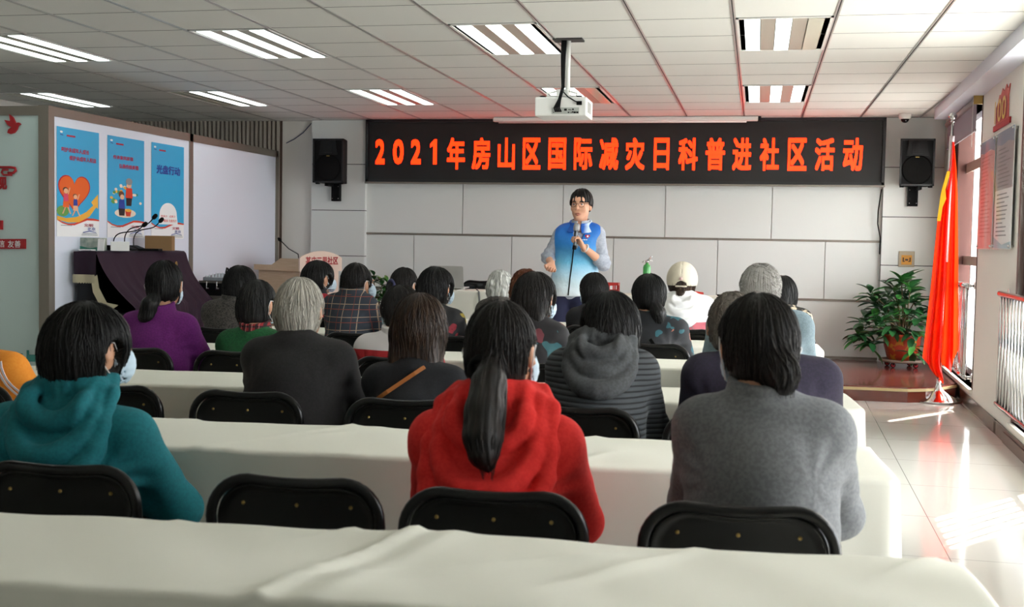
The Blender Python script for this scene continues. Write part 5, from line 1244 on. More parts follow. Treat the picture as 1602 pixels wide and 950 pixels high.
# ---------------------------------------------------------------- things on the head tables
def zt_at(x, y): return ZHT+.001
t0 = aty(674, 452, 10.9); t1 = aty(727, 453, 10.9); lw = t1[0]-t0[0]; yl = 10.88
t = thing('laptop', 'open silver laptop on the left head table, lid towards the hall', 'laptop', ((t0[0]+t1[0])/2, yl, ZHT+.004))
lh = lw*.62
mb = MB(); mb.prism([(-lw/2, .006), (-lw/2+.012, -.0), (lw/2-.012, -.0), (lw/2, .006), (lw/2, lh-.012), (lw/2-.012, lh), (-lw/2+.012, lh), (-lw/2, lh-.012)], .007, lambda u, v, w: (u, -.02-v*.18+w, .012+v*.98)); mb.build('lid', mat('silver aluminium', 'b9bab8', .35, .5), t)
mb = MB(); mb.box((-lw/2, -.02, 0), (lw/2, .21, .014), bev=.004); mb.build('base', mat('light aluminium', 'c9cac8', .35, .5), t)
mb = MB(); mb.box((-lw/2+.03, .03, .0135), (lw/2-.03, .11, .0155)); mb.build('keyboard', 'black', t)
tag(MB().tube([aty(692, 470, 10.58), aty(705, 462, 10.59), aty(717, 455, 10.62)+A_(0, 0, .004), aty(727, 452, 10.8)], .004, None, 6).build('cable', 'white'), 'thin white cable trailing from the laptop over the cloth', 'cable')
tag(MB().tube([aty(748, 488, 10.57), aty(750, 470, 10.57), aty(749, 458, 10.6)+A_(0, 0, .004), aty(746, 452.5, 10.85)], .009, None, 8).build('cable', mat('grey cable', '6b6d6c', .6)), 'grey cable hanging over the front of the left head table', 'cable')
# red crate
p0, p1 = aty(946, 457, 10.75), aty(966, 457, 10.75); w_ = p1[0]-p0[0]
t = thing('crate', 'small red plastic crate on the right head table beside the speaker', 'crate', ((p0[0]+p1[0])/2-.04, 10.78, ZHT+.004)); w_ += .08
mb = MB(); hh = .095
for a, b_ in (((-w_/2, 0), (w_/2, .006)), ((-w_/2, .14), (w_/2, .146))):
    mb.box((a[0], a[1], 0), (b_[0], b_[1], .03)).box((a[0], a[1], hh-.022), (b_[0], b_[1], hh))
    for i in range(6): x = -w_/2+i*(w_-.012)/5; mb.box((x, a[1], .03), (x+.012+(.02 if i in (2, 3) else 0), b_[1], hh-.022))
for x in (-w_/2, w_/2-.006):
    mb.box((x, 0, 0), (x+.006, .146, .03)).box((x, 0, hh-.022), (x+.006, .146, hh))
    for i in range(4): y = .0+i*.044; mb.box((x, y, .03), (x+.006, y+.012, hh-.022))
mb.box((-w_/2, 0, 0), (w_/2, .146, .006)); mb.build('body', mat('red plastic', 'c02a22', .4), t)
MB().box((w_/2-.075, -.004, .035), (w_/2-.05, 0, .07)).build('tag', 'paper', t)
# fire extinguisher
p0 = aty(1011, 457, 10.85); gx = p0[0]
t = thing('fire_extinguisher', 'small green fire extinguisher standing on the right head table', 'fire extinguisher', (gx, 10.86, ZHT+.004))
zc_ = aty(1011, 414, 10.86)[2]-ZHT; R = .036
g_ = zbands('green and white cylinder', [(0, 'e6efe6'), (.05, '3f9d4a'), (.16, '3f9d4a'), (.165, '3f9d4a')], .3)
MB().lathe([(.03, 0), (R, .006), (R, zc_-.03), (R*.85, zc_-.012), (.016, zc_), (.014, zc_+.012)], m=None).build('cylinder', mat('green enamel', '49a552', .3, coat=.3), t)
mb = MB(); mb.prism([(R*1.02*math.cos(a), R*1.02*math.sin(a)) for a in np.linspace(PI*1.35, PI*2.05, 10)]+[(R*.99*math.cos(a), R*.99*math.sin(a)) for a in np.linspace(PI*2.05, PI*1.35, 10)], .13, lambda u, v, w: (u, v, .04+w)); mb.build('label', mat('white label', 'dfe8df', .5), t)
mb = MB(); mb.lathe([(.015, zc_+.01), (.017, zc_+.03), (.01, zc_+.034)]).tube([(-.0, 0, zc_+.03), (.03, 0, zc_+.055), (.045, 0, zc_+.075)], .008).tube([(-.012, 0, zc_+.03), (.02, 0, zc_+.036), (.05, 0, zc_+.03)], .006).tube([(0, 0, zc_+.02), (-.03, -.005, zc_+.025), (-.045, -.01, zc_+.015)], .006); mb.build('valve_and_lever', 'chrome', t)
p0 = aty(1090, 458, 10.8); mb = MB()
mb.add([(p0[0]-.06, 10.72, ZHT+.006), (p0[0]+.06, 10.72, ZHT+.006), (p0[0]+.06, 10.86, ZHT+.03), (p0[0]-.05, 10.86, ZHT+.045), (p0[0]-.06, 10.72, ZHT+.003), (p0[0]+.06, 10.72, ZHT+.003), (p0[0]+.06, 10.865, ZHT+.003), (p0[0]-.05, 10.865, ZHT+.003)], [(0, 1, 2, 3), (4, 7, 6, 5), (0, 4, 5, 1), (1, 5, 6, 2), (2, 6, 7, 3), (3, 7, 4, 0)])
tag(mb.build('red_booklet', mat('red paper', 'cf2a1c', .5)), 'red booklet on the right head table behind the cream cap', 'booklet')
p0 = aty(1127, 458, 10.8); t = thing('car_key', 'small dark key fob on the right head table', 'key', (p0[0], 10.8, ZHT+.004))
MB().box((-.03, -.015, 0), (.02, .015, .014), bev=.004).build('fob', 'black', t); MB().tube([(.02, 0, .01), (.032, .008, .018), (.044, 0, .01), (.032, -.008, .006)], .002, None, 6, True, True).build('ring', 'chrome', t)

# ---------------------------------------------------------------- plants
def leaf_geo(mb, base, d, up, L, wd, m):
    d = Vector(d).normalized(); s_ = d.cross(Vector(up)).normalized(); n = s_.cross(d).normalized(); prof = [(0, .04), (.15, .42), (.35, .86), (.55, 1), (.75, .8), (.9, .42), (1, .02)]
    vs = []
    for t, q in prof:
        c = Vector(base)+d*L*t-n*L*.28*t*t; o = wd/2*q
        vs += [c-s_*o+n*o*.35, c, c+s_*o+n*o*.35]
    fs = []
    for i in range(len(prof)-1):
        for j in (0, 1): fs.append((3*i+j, 3*i+j+1, 3*i+3+j+1, 3*i+3+j))
    k = len(vs); vs += [v-n*.0012 for v in vs]; fs += [tuple(q+k for q in reversed(f)) for f in fs]
    mb.add(vs, fs, m, True)
def plant(label, base, heads, potr, poth, seed, leafL, caster=True):
    rnd = random.Random(seed); t = thing('potted_plant', label, 'plant', base); z0 = 0
    if caster:
        tr = MB(); tr.lathe([(.02, .052), (potr*1.12, .052), (potr*1.2, .062), (potr*1.2, .082), (potr*1.1, .082), (potr*1.06, .066), (.02, .066)]); tr.build('wheeled_tray', 'trayw', t)
        for i in range(4):
            a = PI/4+i*PI/2+.15; x, y = potr*.86*math.cos(a), potr*.86*math.sin(a); mb = MB(); mb.lathe([(.012, -.014), (.025, -.012), (.025, .012), (.012, .014)], (x, y, .0255), None, 14, 1).box((x-.008, y-.017, .024), (x+.008, y+.017, .054)); cst = mb.build('caster', 'blackrubber', t)
            mb = MB()
            for s_ in (-1, 1): mb.lathe([(.016, s_*.0135), (.018, s_*.0155), (.013, s_*.016)], (x, y, .0255), None, 14, 1)
            mb.build('wheel_rim', 'red', cst)
        z0 = .067
    pr = MB(); pr.lathe([(potr*.66, z0), (potr*.80, z0+poth*.15), (potr*.96, z0+poth*.55), (potr*1.0, z0+poth*.88), (potr*1.07, z0+poth*.94), (potr*1.07, z0+poth), (potr*.96, z0+poth), (potr*.9, z0+poth*.85), (.02, z0+poth*.84)], m=None, n=32); po = pr.build('pot', 'pot', t)
    MB().lathe([(.01, z0+poth*.845), (potr*.89, z0+poth*.85), (potr*.88, z0+poth*.87), (.01, z0+poth*.89)]).build('soil', 'soil', t)
    st = MB(); lf = MB()
    for i, (x, y, z) in enumerate(heads):
        b0 = Vector((x*.16+rnd.uniform(-.03, .03), y*.16+rnd.uniform(-.03, .03), z0+poth*.86)); e = Vector((x, y, z)); mid = b0.lerp(e, .55)+Vector((-x*.12, 0, .04))
        st.tube([b0, b0.lerp(mid, .5)+Vector((0, 0, .01)), mid, mid.lerp(e, .55), e], [.010, .009, .007, .006, .004], None, 7)
        out = (e-Vector((0, 0, z0+poth+.1))).normalized(); nl = rnd.randint(10, 13)
        for k in range(nl):
            a = 2*PI*k/nl*2.4+rnd.uniform(-.3, .3); el = rnd.uniform(-.45, .75); d = Vector((math.cos(a)*math.cos(el), math.sin(a)*math.cos(el), math.sin(el)*.9))+out*.35
            leaf_geo(lf, e+Vector((0, 0, rnd.uniform(-.07, .02))), d, (0.1, .05, 1), leafL*rnd.uniform(.7, 1.1), leafL*rnd.uniform(.33, .42), 'leaf' if rnd.random() < .72 else 'leaf2')
    st.build('stem', 'stem', t); lf.build('foliage', None, t); return t
YPT = 12.35; pc = aty(1411, 540, YPT)
rnd = random.Random(5); hp = []
for px, py, dy in [(1345, 520, -.1), (1352, 498, .1), (1362, 455, -.05), (1368, 470, .15), (1378, 500, -.2), (1385, 480, .0), (1362, 535, -.1), (1398, 450, .1), (1405, 470, -.2), (1410, 438, 0), (1424, 452, -.1), (1432, 470, .1), (1436, 500, -.1), (1428, 520, -.2), (1420, 488, -.25), (1395, 512, -.25), (1375, 515, -.05), (1440, 485, .1), (1412, 505, .15), (1390, 462, .2), (1350, 512, .15), (1417, 440, .2), (1430, 545, -.28), (1400, 490, 0), (1372, 485, .1), (1418, 465, .05)]:
    q = aty(px, py, YPT+dy); hp.append((q[0]-pc[0], dy, q[2]-ZP))
plant('large leafy plant in a red pot on a wheeled tray by the flag', (pc[0], YPT, ZP), hp, .185, .27, 11, .19)
pc = aty(588, 470, 11.3)
plant('smaller leafy plant behind the plaid jacket sitter, left of the head table', (pc[0], 11.3, ZP), [(aty(px, py, 11.3)[0]-pc[0], dy, aty(px, py, 11.3)[2]-ZP) for px, py, dy in ((585, 434, 0), (595, 446, .05), (580, 452, -.05), (601, 442, .1), (590, 460, -.1), (575, 462, .1), (600, 465, 0))], .14, .22, 12, .13, False)

# ---------------------------------------------------------------- flag
FB = Vector((1.575, 10.66, 0)); tp = aty(1491, 186, 10.66); FTp = Vector((tp[0], 10.66, tp[2]))
t = thing('flag_stand', 'bright red flag draped on a steel pole with round base by the window', 'flag', tuple(FB))
pl_ = lambda z: Vector(((FTp.x-FB.x)*z/FTp.z, 0, z))
MB().lathe([(.195, 0), (.2, .012), (.19, .02), (.12, .05), (.05, .095), (.03, .12), (.02, .16), (.019, .2)], n=40).build('base', 'chrome', t)
MB().tube([pl_(.1), pl_(FTp.z-.02)], .0125, None, 14).build('pole', 'chrome', t)
c = pl_(FTp.z); mb = MB(); mb.lathe([(.012, -.03), (.03, -.024), (.012, -.012), (.02, -.004), (.036, .016), (.036, .03), (.02, .05), (.004, .055)], tuple(c)); mb.build('finial', 'chrome', t)
zs1, zs0 = aty(1489, 212, 10.6)[2], aty(1478, 410, 10.6)[2]
MB().tube([pl_(zs0)+Vector((-.0, -.004, 0)), pl_((zs0+zs1)/2), pl_(zs1)], .021, None, 12).build('hoist_sleeve', mat('white hoist canvas', 'e7dcdc', .8), t)
fm = mat('red flag silk', 'e0230c', .6); ft_ = NT(fm); tl = ft_.new('ShaderNodeBsdfTranslucent'); tl.inputs[0].default_value = lin('ff3a10'); mx = ft_.new('ShaderNodeMixShader'); mx.inputs[0].default_value = .55
ft_.link(ft_.b.outputs[0], mx.inputs[1]); ft_.link(tl.outputs[0], mx.inputs[2]); ft_.link(mx.outputs[0], ft_.n['Material Output'].inputs[0])
Ls = [(225, 1488.5), (262, 1484), (300, 1473), (345, 1466.5), (400, 1461), (450, 1456), (500, 1450), (560, 1443), (575, 1446), (600, 1463)]; Rs = [(225, 1493), (262, 1496), (300, 1498), (345, 1498.5), (400, 1499), (450, 1499), (550, 1500), (600, 1494)]
nu, nv = 60, 44; vs = []
for j in range(nv+1):
    for i in range(nu+1):
        u, v = i/nu, j/nv
        bot = np.interp(u, [0, .16, .38, .46, .6, .8, 1], [560, 578, 602, 590, 570, 585, 546]); py = 222+(bot-222)*v
        xl, xr = np.interp(py, *zip(*Ls)), np.interp(py, *zip(*Rs)); px = xl+(xr-xl)*(u+.035*math.sin(u*6*PI)*v)
        dy = (.052*math.sin(u*7*PI+.8+.9*v)+.03*math.sin(u*3*PI+2*v))*(.15+.85*v)-.02
        q = aty(px, py, 10.66+dy*1.0); vs.append((q[0]-FB.x, q[1]-FB.y, q[2]))
fs = [(j*(nu+1)+i, j*(nu+1)+i+1, (j+1)*(nu+1)+i+1, (j+1)*(nu+1)+i) for j in range(nv) for i in range(nu)]
fl = MB().add(vs, fs, None, True).build('flag_cloth', fm, t)
sv = []
for j, py in enumerate(np.linspace(268, 346, 12)):
    xl = np.interp(py, *zip(*Ls)); wdt = 5+(4 if 5 <= j <= 7 else 0)*(1 if j == 6 else .5)
    for px in (xl-.6, xl+wdt):
        q = aty(px, py, 10.66-.085); sv.append((q[0]-FB.x, q[1]-FB.y, q[2]))
MB().add(sv, [(2*j, 2*j+1, 2*j+3, 2*j+2) for j in range(11)], None, True).build('flag_star', mat('yellow star cloth', 'f2b705', .6), fl)

# ---------------------------------------------------------------- window railings, blind, notices on the right wall
for i, (a, c, lab) in enumerate(((10.27, 12.25, 'steel railing across the far window beside the flag'), (5.3, 8.64, 'steel railing across the nearer window at the right edge of the photo'))):
    t = thing('window_railing', lab, 'railing', tuple(rw(a, 0, 0)), 0, 'window railings')
    def rb(name, fill, m):
        b = MB(); fill(b); b.v = [tuple((RWM @ Vector(v))-t.location) for v in b.v]; return b.build(name, m, t)
    rb('top_rail', lambda b: b.tube([(-.055, a, 1.03), (-.055, c, 1.03)], .022, None, 14), 'chrome'); rb('bottom_rail', lambda b: b.tube([(-.055, a, .26), (-.055, c, .26)], .018, None, 14), 'chrome')
    n = int((c-a-.1)/.115)
    for k in range(n+1): rb('bar', lambda b: b.tube([(-.055, a+.06+k*(c-a-.12)/n, .26), (-.055, a+.06+k*(c-a-.12)/n, 1.03)], .0125 if k else .02, None, 10), 'chrome')
    for y in (a+.02, c-.02):
        for z in (.26, 1.03): rb('wall_fixing', lambda b: (b.tube([(-.055, y, z), (.0, y, z)], .013, None, 10), b.tube([(-.008, y, z), (.002, y, z)], .035, None, 16)), 'chrome')
a, c = WIN[0]; t = thing('roller_blind', 'grey roller blind rolled up at the top of the far window', 'blind', tuple(rw(a, -.04, 2.55)))
def rb(name, fill, m, p=None):
    b = MB(); fill(b); b.v = [tuple((RWM @ Vector(v))-t.location) for v in b.v]; return b.build(name, m, t)
rb('roller', lambda b: b.tube([(-.045, a-.0, 2.57), (-.045, c, 2.57)], .028, None, 16), mat('blind tube', '9d9796', .5)); rb('fabric', lambda b: b.box((-.047, a+.03, 2.33), (-.043, c-.03, 2.57)), 'blind'); rb('hem_bar', lambda b: b.box((-.052, a+.03, 2.315), (-.038, c-.03, 2.335)), mat('blind hem', '7f797f', .6))
rb('bead_chain', lambda b: [b.lathe([(.001, -.004), (.004, 0), (.001, .004)], (-.07, a+.05, 2.55-.011*k), None, 6) for k in range(34)], 'white')
rb('bracket', lambda b: b.box((-.075, a-.02, 2.53), (0, a-.0, 2.60)), 'brass')
glassy = mat('clear acrylic', 'ffffff', .04, spec=.8, alpha=.16)
def notice(y0, y1, z0, z1, label, col, dark):
    t = thing('notice_board', label, 'notice board', tuple(rw((y0+y1)/2, 0, z0)), 0, 'acrylic notices on the right wall')
    def f(u, v, w): return tuple((RWM @ Vector((-.022-w, y1+(y0-y1)*u, z0+v*(z1-z0))))-t.location)
    MB().prism([(0, 0), (1, 0), (1, 1), (0, 1)], .004, f, 'paper').build('sheet', None, t)
    mb = MB(); mb.poly([(0, .9), (.3, .88), (.7, .9), (1, .87), (1, 1), (0, 1)], f, .0046, mat('blue heading', '5a7f9d', .5)); 
    if dark: mb.poly([(0, .5), (1, .5), (1, .9), (0, .9)], f, .0045, mat('grey print', '8f9296', .5)); mb.poly([(0, 0), (1, 0), (1, .06), (.5, .03), (.0, .1)], f, .0046, mat('pale blue wave', '9fc3d3', .5))
    else: mb.poly([(0, 0), (1, 0), (1, .89), (0, .89)], f, .0045, mat('pink print', 'd98a84', .5))
    rnd = random.Random(int(y0*10))
    for r in range(22):
        v = .84-r*.035
        if dark and abs(v-.5) < .02: continue
        x1 = rnd.uniform(.5, .88); mb.poly([(.12, v), (x1, v), (x1, v+.012), (.12, v+.012)], f, .0052, col)
    mb.build('print', None, t)
    MB().prism([(-.02, -.01), (1.02, -.01), (1.02, 1.01), (-.02, 1.01)], .003, lambda u, v, w: f(u, v, w+.010), None).build('acrylic_cover', glassy, t)
    for u in (.03, .97):
        for v in (.02, .98):
            b = MB(); b.tube([f(u, v, -.022), f(u, v, .018)], .009, None, 10); b.build('standoff', 'chrome', t)
notice(9.34, 10.05, 1.345, 2.19, 'pink printed notice under clear acrylic, next to the far window', mat('red print', 'b8433f', .5), False)
notice(8.5, 9.24, 1.345, 2.19, 'grey and white notice under clear acrylic, right of the pink notice', mat('dark print', '5b5e63', .5), True)
t = thing('wall_emblem', 'red and yellow number emblem fixed high on the right wall', 'emblem', tuple(rw(9.2, 0, 2.3)))
def ef(u, v, w): return tuple((RWM @ Vector((-.002-w, 9.56-.74*u, 2.235+v*.30)))-t.location)
MB().prism([(0, 0), (1, 0), (1, .14), (0, .14)], .012, ef, 'red').build('base_strip', None, t)
mb = MB(); mb.prism([(.1, .14), (.86, .14), (.84, .7), (.9, .95), (.78, .86), (.7, 1.0), (.58, .86), (.46, .97), (.38, .84), (.28, .86), (.22, .7), (.1, .6)], .006, ef, mat('coral red panel', 'c9534a', .5)); mb.build('panel', None, t)
mb = MB(); put_text(mb, '100', .1, .17, .78, .74, ef, .014, mat('gold lettering', 'e3b84f', .4), .02); mb.build('number', None, t)

# ---------------------------------------------------------------- piano under its velvet cover, things on it
YA = 8.62; c0 = aty(152, 394, YA); XF = c0[0]; ZT_ = c0[2]; YE = atx(291, 394, XF)[1]; XB = XP+.05
ck = aty(333, 470, YE-.02); XK, ZK = ck[0], ck[2]
t = thing('piano', 'upright piano hidden under the aubergine velvet cover', 'piano', (XB, YA, 0))
def kp(mb, name, m): return keep(mb.build(name, m), t)
kp(MB().box((XB, YA+.03, 0), (XF-.03, YE-.03, ZT_-.02), bev=.01), 'case', 'blackgloss')
kp(MB().box((XF-.04, YA+.05, ZK-.14), (XK-.05, YE-.05, ZK-.04), bev=.01), 'key_bed', 'blackgloss')
for y in (YA+.1, YE-.1): kp(MB().tube([(XK-.1, y, 0), (XK-.1, y, ZK-.14)], .03), 'leg', 'blackgloss')
ct = thing('piano_cover', 'aubergine velvet cover with cream fringe draped over the piano', 'cover', (XB, YA, 0))
zfr = aty(120, 431, YA)[2]; mb = MB(); prof = [(XB, ZT_*.92), (XB, ZT_), (XB+(XF-XB)*.5, ZT_+.004), (XF-.02, ZT_), (XF, ZT_-.02)]
for i in range(1, 9): q = i/8; prof.append((XF+(XK-XF)*q-.05*math.sin(q*PI)*(1), ZT_-.02+(ZK-ZT_+.02)*q))
for i in range(1, 9): prof.append((XK+.012*math.sin(i), ZK-(ZK-.03)*i/8))
ny = 60; vs = []
for j in range(ny+1):
    y = YA+(YE-YA)*j/ny
    for i, (x, z) in enumerate(prof):
        k = max(0, i-5)/(len(prof)-6); rip = k*(.022*math.sin(34*y+1.5*math.sin(5*y))+.012*math.sin(71*y))
        vs.append((x+rip, y+(.10*max(0, (i-5)/8) if i <= 13 else .10)*(1-j/ny), z))
n = len(prof); fs = [(j*n+i, j*n+i+1, (j+1)*n+i+1, (j+1)*n+i) for j in range(ny) for i in range(n-1)]
mb.add(vs, fs, None, True)
# near end flap and the far end
def flap(y, zb, s_):
    vs2 = []; N = 24
    for i in range(N+1):
        x = XB+(XF-XB)*i/N
        for q in np.linspace(0, 1, 6): vs2.append((x, y-s_*(.014+.012*q*math.sin(40*x)), ZT_-(ZT_-zb-.02*math.sin(i/N*PI)*0)*q))
    return vs2, [(i*6+k, i*6+k+1, (i+1)*6+k+1, (i+1)*6+k) for i in range(N) for k in range(5)]
mb.add(*flap(YA, zfr, 1), None, True); mb.add([(p[0], YE, p[1]) for p in prof]+[(XB, YE, .03)], [tuple(range(len(prof)+1))])
keep(mb.build('cloth', 'velvet'), ct)
mb = MB(); N = 30; vs = []
for i in range(N+1):
    x = XB+(XF-XB)*i/N
    for z in (zfr+.01, zfr-.06+.006*math.sin(i*2.1)): vs.append((x, YA-.03-.01*math.sin(40*x), z))
mb.add(vs, [(2*i, 2*i+1, 2*i+3, 2*i+2) for i in range(N)])
vs = []
ed = [(XF-.0, YA+.0, zfr+.01), (XF+.0, YA+.03, zfr-.1), (XF+.05, YA+.06, zfr-.22), (XF+.14, YA+.09, ZK+.02)]
for p in ed: vs += [p, (p[0]-.045, p[1]-.02, p[2]-.035)]
mb.add(vs, [(2*i, 2*i+1, 2*i+3, 2*i+2) for i in range(3)]); keep(mb.build('fringe', 'fringe'), ct)
bp_ = aty(271, 410, YE-.1); keep(MB().lathe([(.02, 0), (.028, .004), (.02, .008)], (XF+.03, YE-.25, ZT_-.12), None, 14, 0).build('badge', 'brass'), ct)
ZTP = ZT_+.006
def on_piano(px0, px1, X):   # y interval along the piano for pixel columns at depth X
    return atx(px0, 390, X)[1], atx(px1, 390, X)[1]
# tissue-size mask box
p0, p1 = aty(122, 390, 8.75), aty(153, 390, 8.75); hz = aty(135, 372, 8.75)[2]-ZTP
t = thing('mask_box', 'pale green and white box at the left end of the covered piano', 'box', ((p0[0]+p1[0])/2, 8.78, ZTP)); w_ = p1[0]-p0[0]
MB().box((-w_/2, 0, 0), (w_/2, .11, hz), bev=.003).build('carton', mat('mottled pale carton', 'b7bdb0', .6, var=('7d8f86', 18)), t); MB().prism([(-w_/2, 0), (w_/2, 0), (w_/2, .03), (0, .018), (-w_/2, .035)], .003, lambda u, v, w: (u, -.001-w, v+.002)).build('green_band', mat('green print', '2f7f68', .5), t)
p0 = aty(133, 390.5, 8.68); tag(MB().box((p0[0]-.05, 8.66, ZTP), (p0[0]+.07, 8.73, ZTP+.012), bev=.004).build('white_envelope', 'paper'), 'flat white packet in front of the pale box on the piano', 'packet')
p0, p1 = aty(154, 388, 8.72), aty(164, 374, 8.72); tag(MB().prism([(0, 0), (p1[0]-p0[0], 0), (p1[0]-p0[0], p1[2]-ZTP), (0, p1[2]-ZTP)], .006, lambda u, v, w: (p0[0]+u, 8.70+v*.15+w, ZTP+v)).build('name_card', 'paper'), 'small white card leaning beside the pale box on the piano', 'card')
p0, p1, h0 = aty(163, 392, 8.9), aty(193, 392, 8.9), aty(180, 378.5, 8.85)[2]-ZTP
t = thing('carton', 'small plain white carton on the covered piano', 'box', (aty(186, 392, 8.9)[0]-.02, 8.95, ZTP), .55); MB().box((-.075, -.06, 0), (.075, .06, h0), bev=.002).build('carton_body', 'white', t); MB().box((-.076, -.061, h0), (.076, .061, h0+.003)).build('lid', 'paper', t)
p0, p1, h0 = aty(226, 392, 9.6), aty(267, 392, 9.6), aty(240, 369, 9.6)[2]-ZTP
t = thing('cardboard_box', 'brown cardboard box at the far end of the covered piano', 'box', ((p0[0]+p1[0])/2-.02, 9.68, ZTP), .3); w_ = (p1[0]-p0[0])*.92
MB().box((-w_/2, -.07, 0), (w_/2, .07, h0), bev=.002).build('carton_body', 'cardboard', t); MB().box((-w_/2, -.02, h0-.0005), (w_/2, .02, h0+.001)).build('tape', mat('tan tape', 'a98a60', .4), t)
def goose(label, bpx, hpx, hpy, Y, base=True):
    b0 = aty(bpx, 390, Y); hd = aty(hpx, hpy, Y-.05); t = thing('gooseneck_microphone', label, 'microphone', (b0[0], Y, ZTP), 0, 'gooseneck microphones on the piano')
    L = lambda p: (p[0]-b0[0], p[1]-Y, p[2]-ZTP); H_ = Vector(L(hd)); z1_ = H_.z
    if base: mb = MB(); mb.prism([(-.05, 0), (.10, 0), (.10, .012), (.0, .045), (-.05, .045)], .11, lambda u, v, w: (u, w-.05, v)); mb.build('base', 'black', t)
    zb = .04 if base else .001
    pts = [Vector((0, 0, zb)), Vector((.004, 0, zb+(z1_-zb)*.35)), Vector((H_.x*.22, H_.y*.3, zb+(z1_-zb)*.62)), H_*.75+Vector((0, 0, (z1_)*.05)), H_]
    ps = []
    for i in range(len(pts)-1):
        for q in np.linspace(0, 1, 5)[:-1]:
            p0_, p1_, p2_, p3_ = pts[max(0, i-1)], pts[i], pts[i+1], pts[min(len(pts)-1, i+2)]
            ps.append(.5*((2*p1_)+(-p0_+p2_)*q+(2*p0_-5*p1_+4*p2_-p3_)*q*q+(-p0_+3*p1_-3*p2_+p3_)*q**3))
    ps.append(pts[-1]); MB().tube(ps, .005, None, 8).build('gooseneck', 'black', t)
    dr = (ps[-1]-ps[-3]).normalized(); MB().tube([H_-dr*.01, H_, H_+dr*.015, H_+dr*.04, H_+dr*.05], [.006, .016, .019, .017, .006], None, 12).build('foam_head', 'blackrubber', t)
goose('gooseneck microphone rising behind the white carton on the piano', 178, 224, 353.5, 9.15); goose('gooseneck microphone in the middle of the three on the piano, highest head', 195, 240, 341.5, 9.3); goose('gooseneck microphone nearest the cardboard box on the piano', 209, 250, 347, 9.45)
p0 = aty(233, 390, 9.35); tag(MB().box((p0[0]-.08, 9.3, ZTP), (p0[0]+.12, 9.37, ZTP+.02), bev=.004).build('remote_control', 'black'), 'flat black device lying before the cardboard box on the piano', 'device')

# ---------------------------------------------------------------- lectern
LA = aty(467, 420, 11.6); zl = aty(463, 408, 11.6)[2]
t = thing('lectern', 'pale wood lectern with arched front board and red characters', 'lectern', (LA[0], 11.6, ZP), math.radians(-25))
zt_ = zl-ZP; zb2 = aty(430, 424, 11.6)[2]-ZP; D_ = (LA[0]-aty(391, 420, 11.8)[0])/math.cos(math.radians(25)); Wd = .62
side = [(-D_, zb2), (0, zb2), (0, zt_+.02), (-D_*.40, zt_+.02), (-D_*.60, zt_-.055), (-D_, zt_-.055)]
for y in (0, Wd-.022): mb = MB(); mb.prism(side, .022, lambda u, v, w: (u, y+w, v)); mb.build('side_panel', 'woodpale', t)
mb = MB(); N = 16; arch = [(0, zb2), (Wd, zb2), (Wd, zt_+.03)]+[(Wd-Wd*i/N, zt_+.03+.075*math.sin(PI*i/N)**.8) for i in range(1, N)]+[(0, zt_+.03)]
mb.prism(arch, .02, lambda u, v, w: (w, u, v)); fb = mb.build('front_board', 'woodfront', t)
mb = MB(); put_text(mb, '某庄三里社区', .08, zt_-.045, Wd-.06, zt_+.045, lambda u, v, w: (.02+w, u, v), .002, 'red', .03); mb.build('lettering', None, fb)
MB().box((-D_+.03, .04, 0), (-.02, Wd-.04, zb2), bev=.004).build('pedestal', 'woodpale', t); MB().box((-.022, .03, 0), (-.0, Wd-.03, zb2)).build('front_panel', 'woodfront', t)
MB().box((-D_+.01, .022, zt_-.075), (-D_*.62, Wd-.022, zt_-.06)).build('desk_top', 'woodpale', t)
hd = aty(439, 376.5, 11.6); rz = math.radians(-25); dx_, dy_ = hd[0]-LA[0], 0
hl = Vector((dx_*math.cos(-rz)-0, dx_*math.sin(-rz), hd[2]-ZP)); b0 = Vector((-.02, .02, zt_+.02))
t2 = thing('gooseneck_microphone', 'black gooseneck microphone standing up from the lectern', 'microphone', (LA[0], 11.6, ZP), rz)
MB().tube([b0, b0+Vector((-.01, 0, .05)), b0.lerp(hl, .55), hl], .005, None, 8).build('gooseneck', 'black', t2); dr = (hl-b0).normalized(); MB().tube([hl-dr*.01, hl, hl+dr*.018, hl+dr*.04], [.006, .016, .019, .008], None, 12).build('foam_head', 'blackrubber', t2)

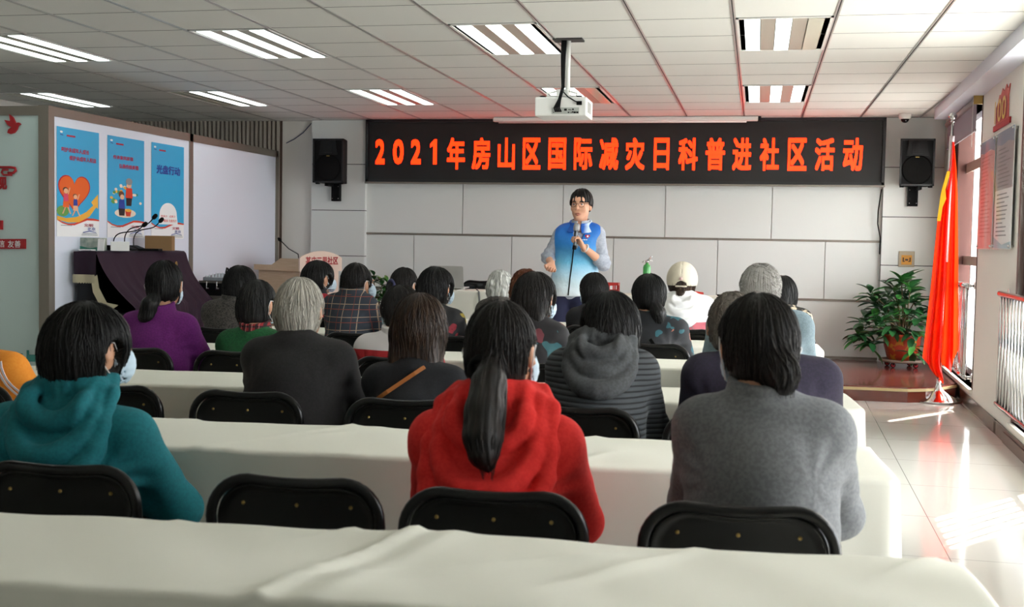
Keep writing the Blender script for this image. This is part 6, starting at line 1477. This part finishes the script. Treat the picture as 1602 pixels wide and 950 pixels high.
# ---------------------------------------------------------------- audio mixer on a case by the partition
p0, p1 = aty(311, 435, 10.3), aty(372, 435, 10.3); zc2 = aty(340, 440, 10.3)[2]; xm_ = (p0[0]+p1[0])/2; w_ = p1[0]-p0[0]; zlow = aty(330, 466, 10.3)[2]
t = thing('equipment_stand', 'dark folding stand holding the equipment case by the partition', 'stand', (xm_, 10.45, 0))
for s_ in (-1, 1): MB().tube([(s_*w_*.42, -.1, 0), (-s_*w_*.42, -.1, zlow-.012)], .012).build('leg', 'steel', t); MB().tube([(s_*w_*.42, .2, 0), (-s_*w_*.42, .2, zlow-.012)], .012).build('leg', 'steel', t)
MB().box((-w_*.5, -.13, zlow-.03), (w_*.5, .23, zlow)).build('shelf', 'steel', t)
t = thing('equipment_case', 'black equipment case with silver edges beside the piano cover', 'case', (xm_, 10.45, zlow)); hz = zc2-zlow
MB().box((-w_/2, -.14, 0), (w_/2, .24, hz), bev=.004).build('case_body', 'black', t)
mb = MB()
for z in (0, hz-.02): mb.box((-w_/2-.003, -.144, z), (w_/2+.003, .244, z+.02))
mb.build('edge_trim', 'steel', t)
for x in (-w_*.28, -w_*.02): mb = MB(); mb.tube([(x, -.15, hz-.075), (x, -.165, hz-.07), (x, -.165, hz-.01), (x, -.15, hz-.005)], .006).box((x-.02, -.152, hz-.085), (x+.02, -.144, hz-.065)); mb.build('latch', 'chrome', t)
t = thing('audio_mixer', 'grey audio mixer with knobs lying on the black equipment case', 'mixer', (xm_, 10.45, zc2))
mb = MB(); mb.prism([(-.12, 0), (.2, 0), (.2, .06), (-.12, .03)], w_*.86, lambda u, v, w: (w-w_*.43, u, v+.003)); mb.build('panel', mat('mixer grey', '9a9fa3', .4), t)
mb = MB()
for i in range(10):
    for j in range(4): x, y = -w_*.38+i*w_*.083, -.09+j*.07; mb.lathe([(.007, 0), (.006, .014), (.002, .015)], (x, y, .033+(y+.12)*.094), None, 8)
mb.build('knob', mat('pale knobs', 'd5dde2', .4), t)
mb = MB()
for i in range(5): x = -w_*.12+i*w_*.10; mb.tube([(x, .18, .06), (x, .16, .115), (x+.012, .11, .12), (x+.02, .07, .075)], .008, None, 8)
mb.build('plug', 'black', t)
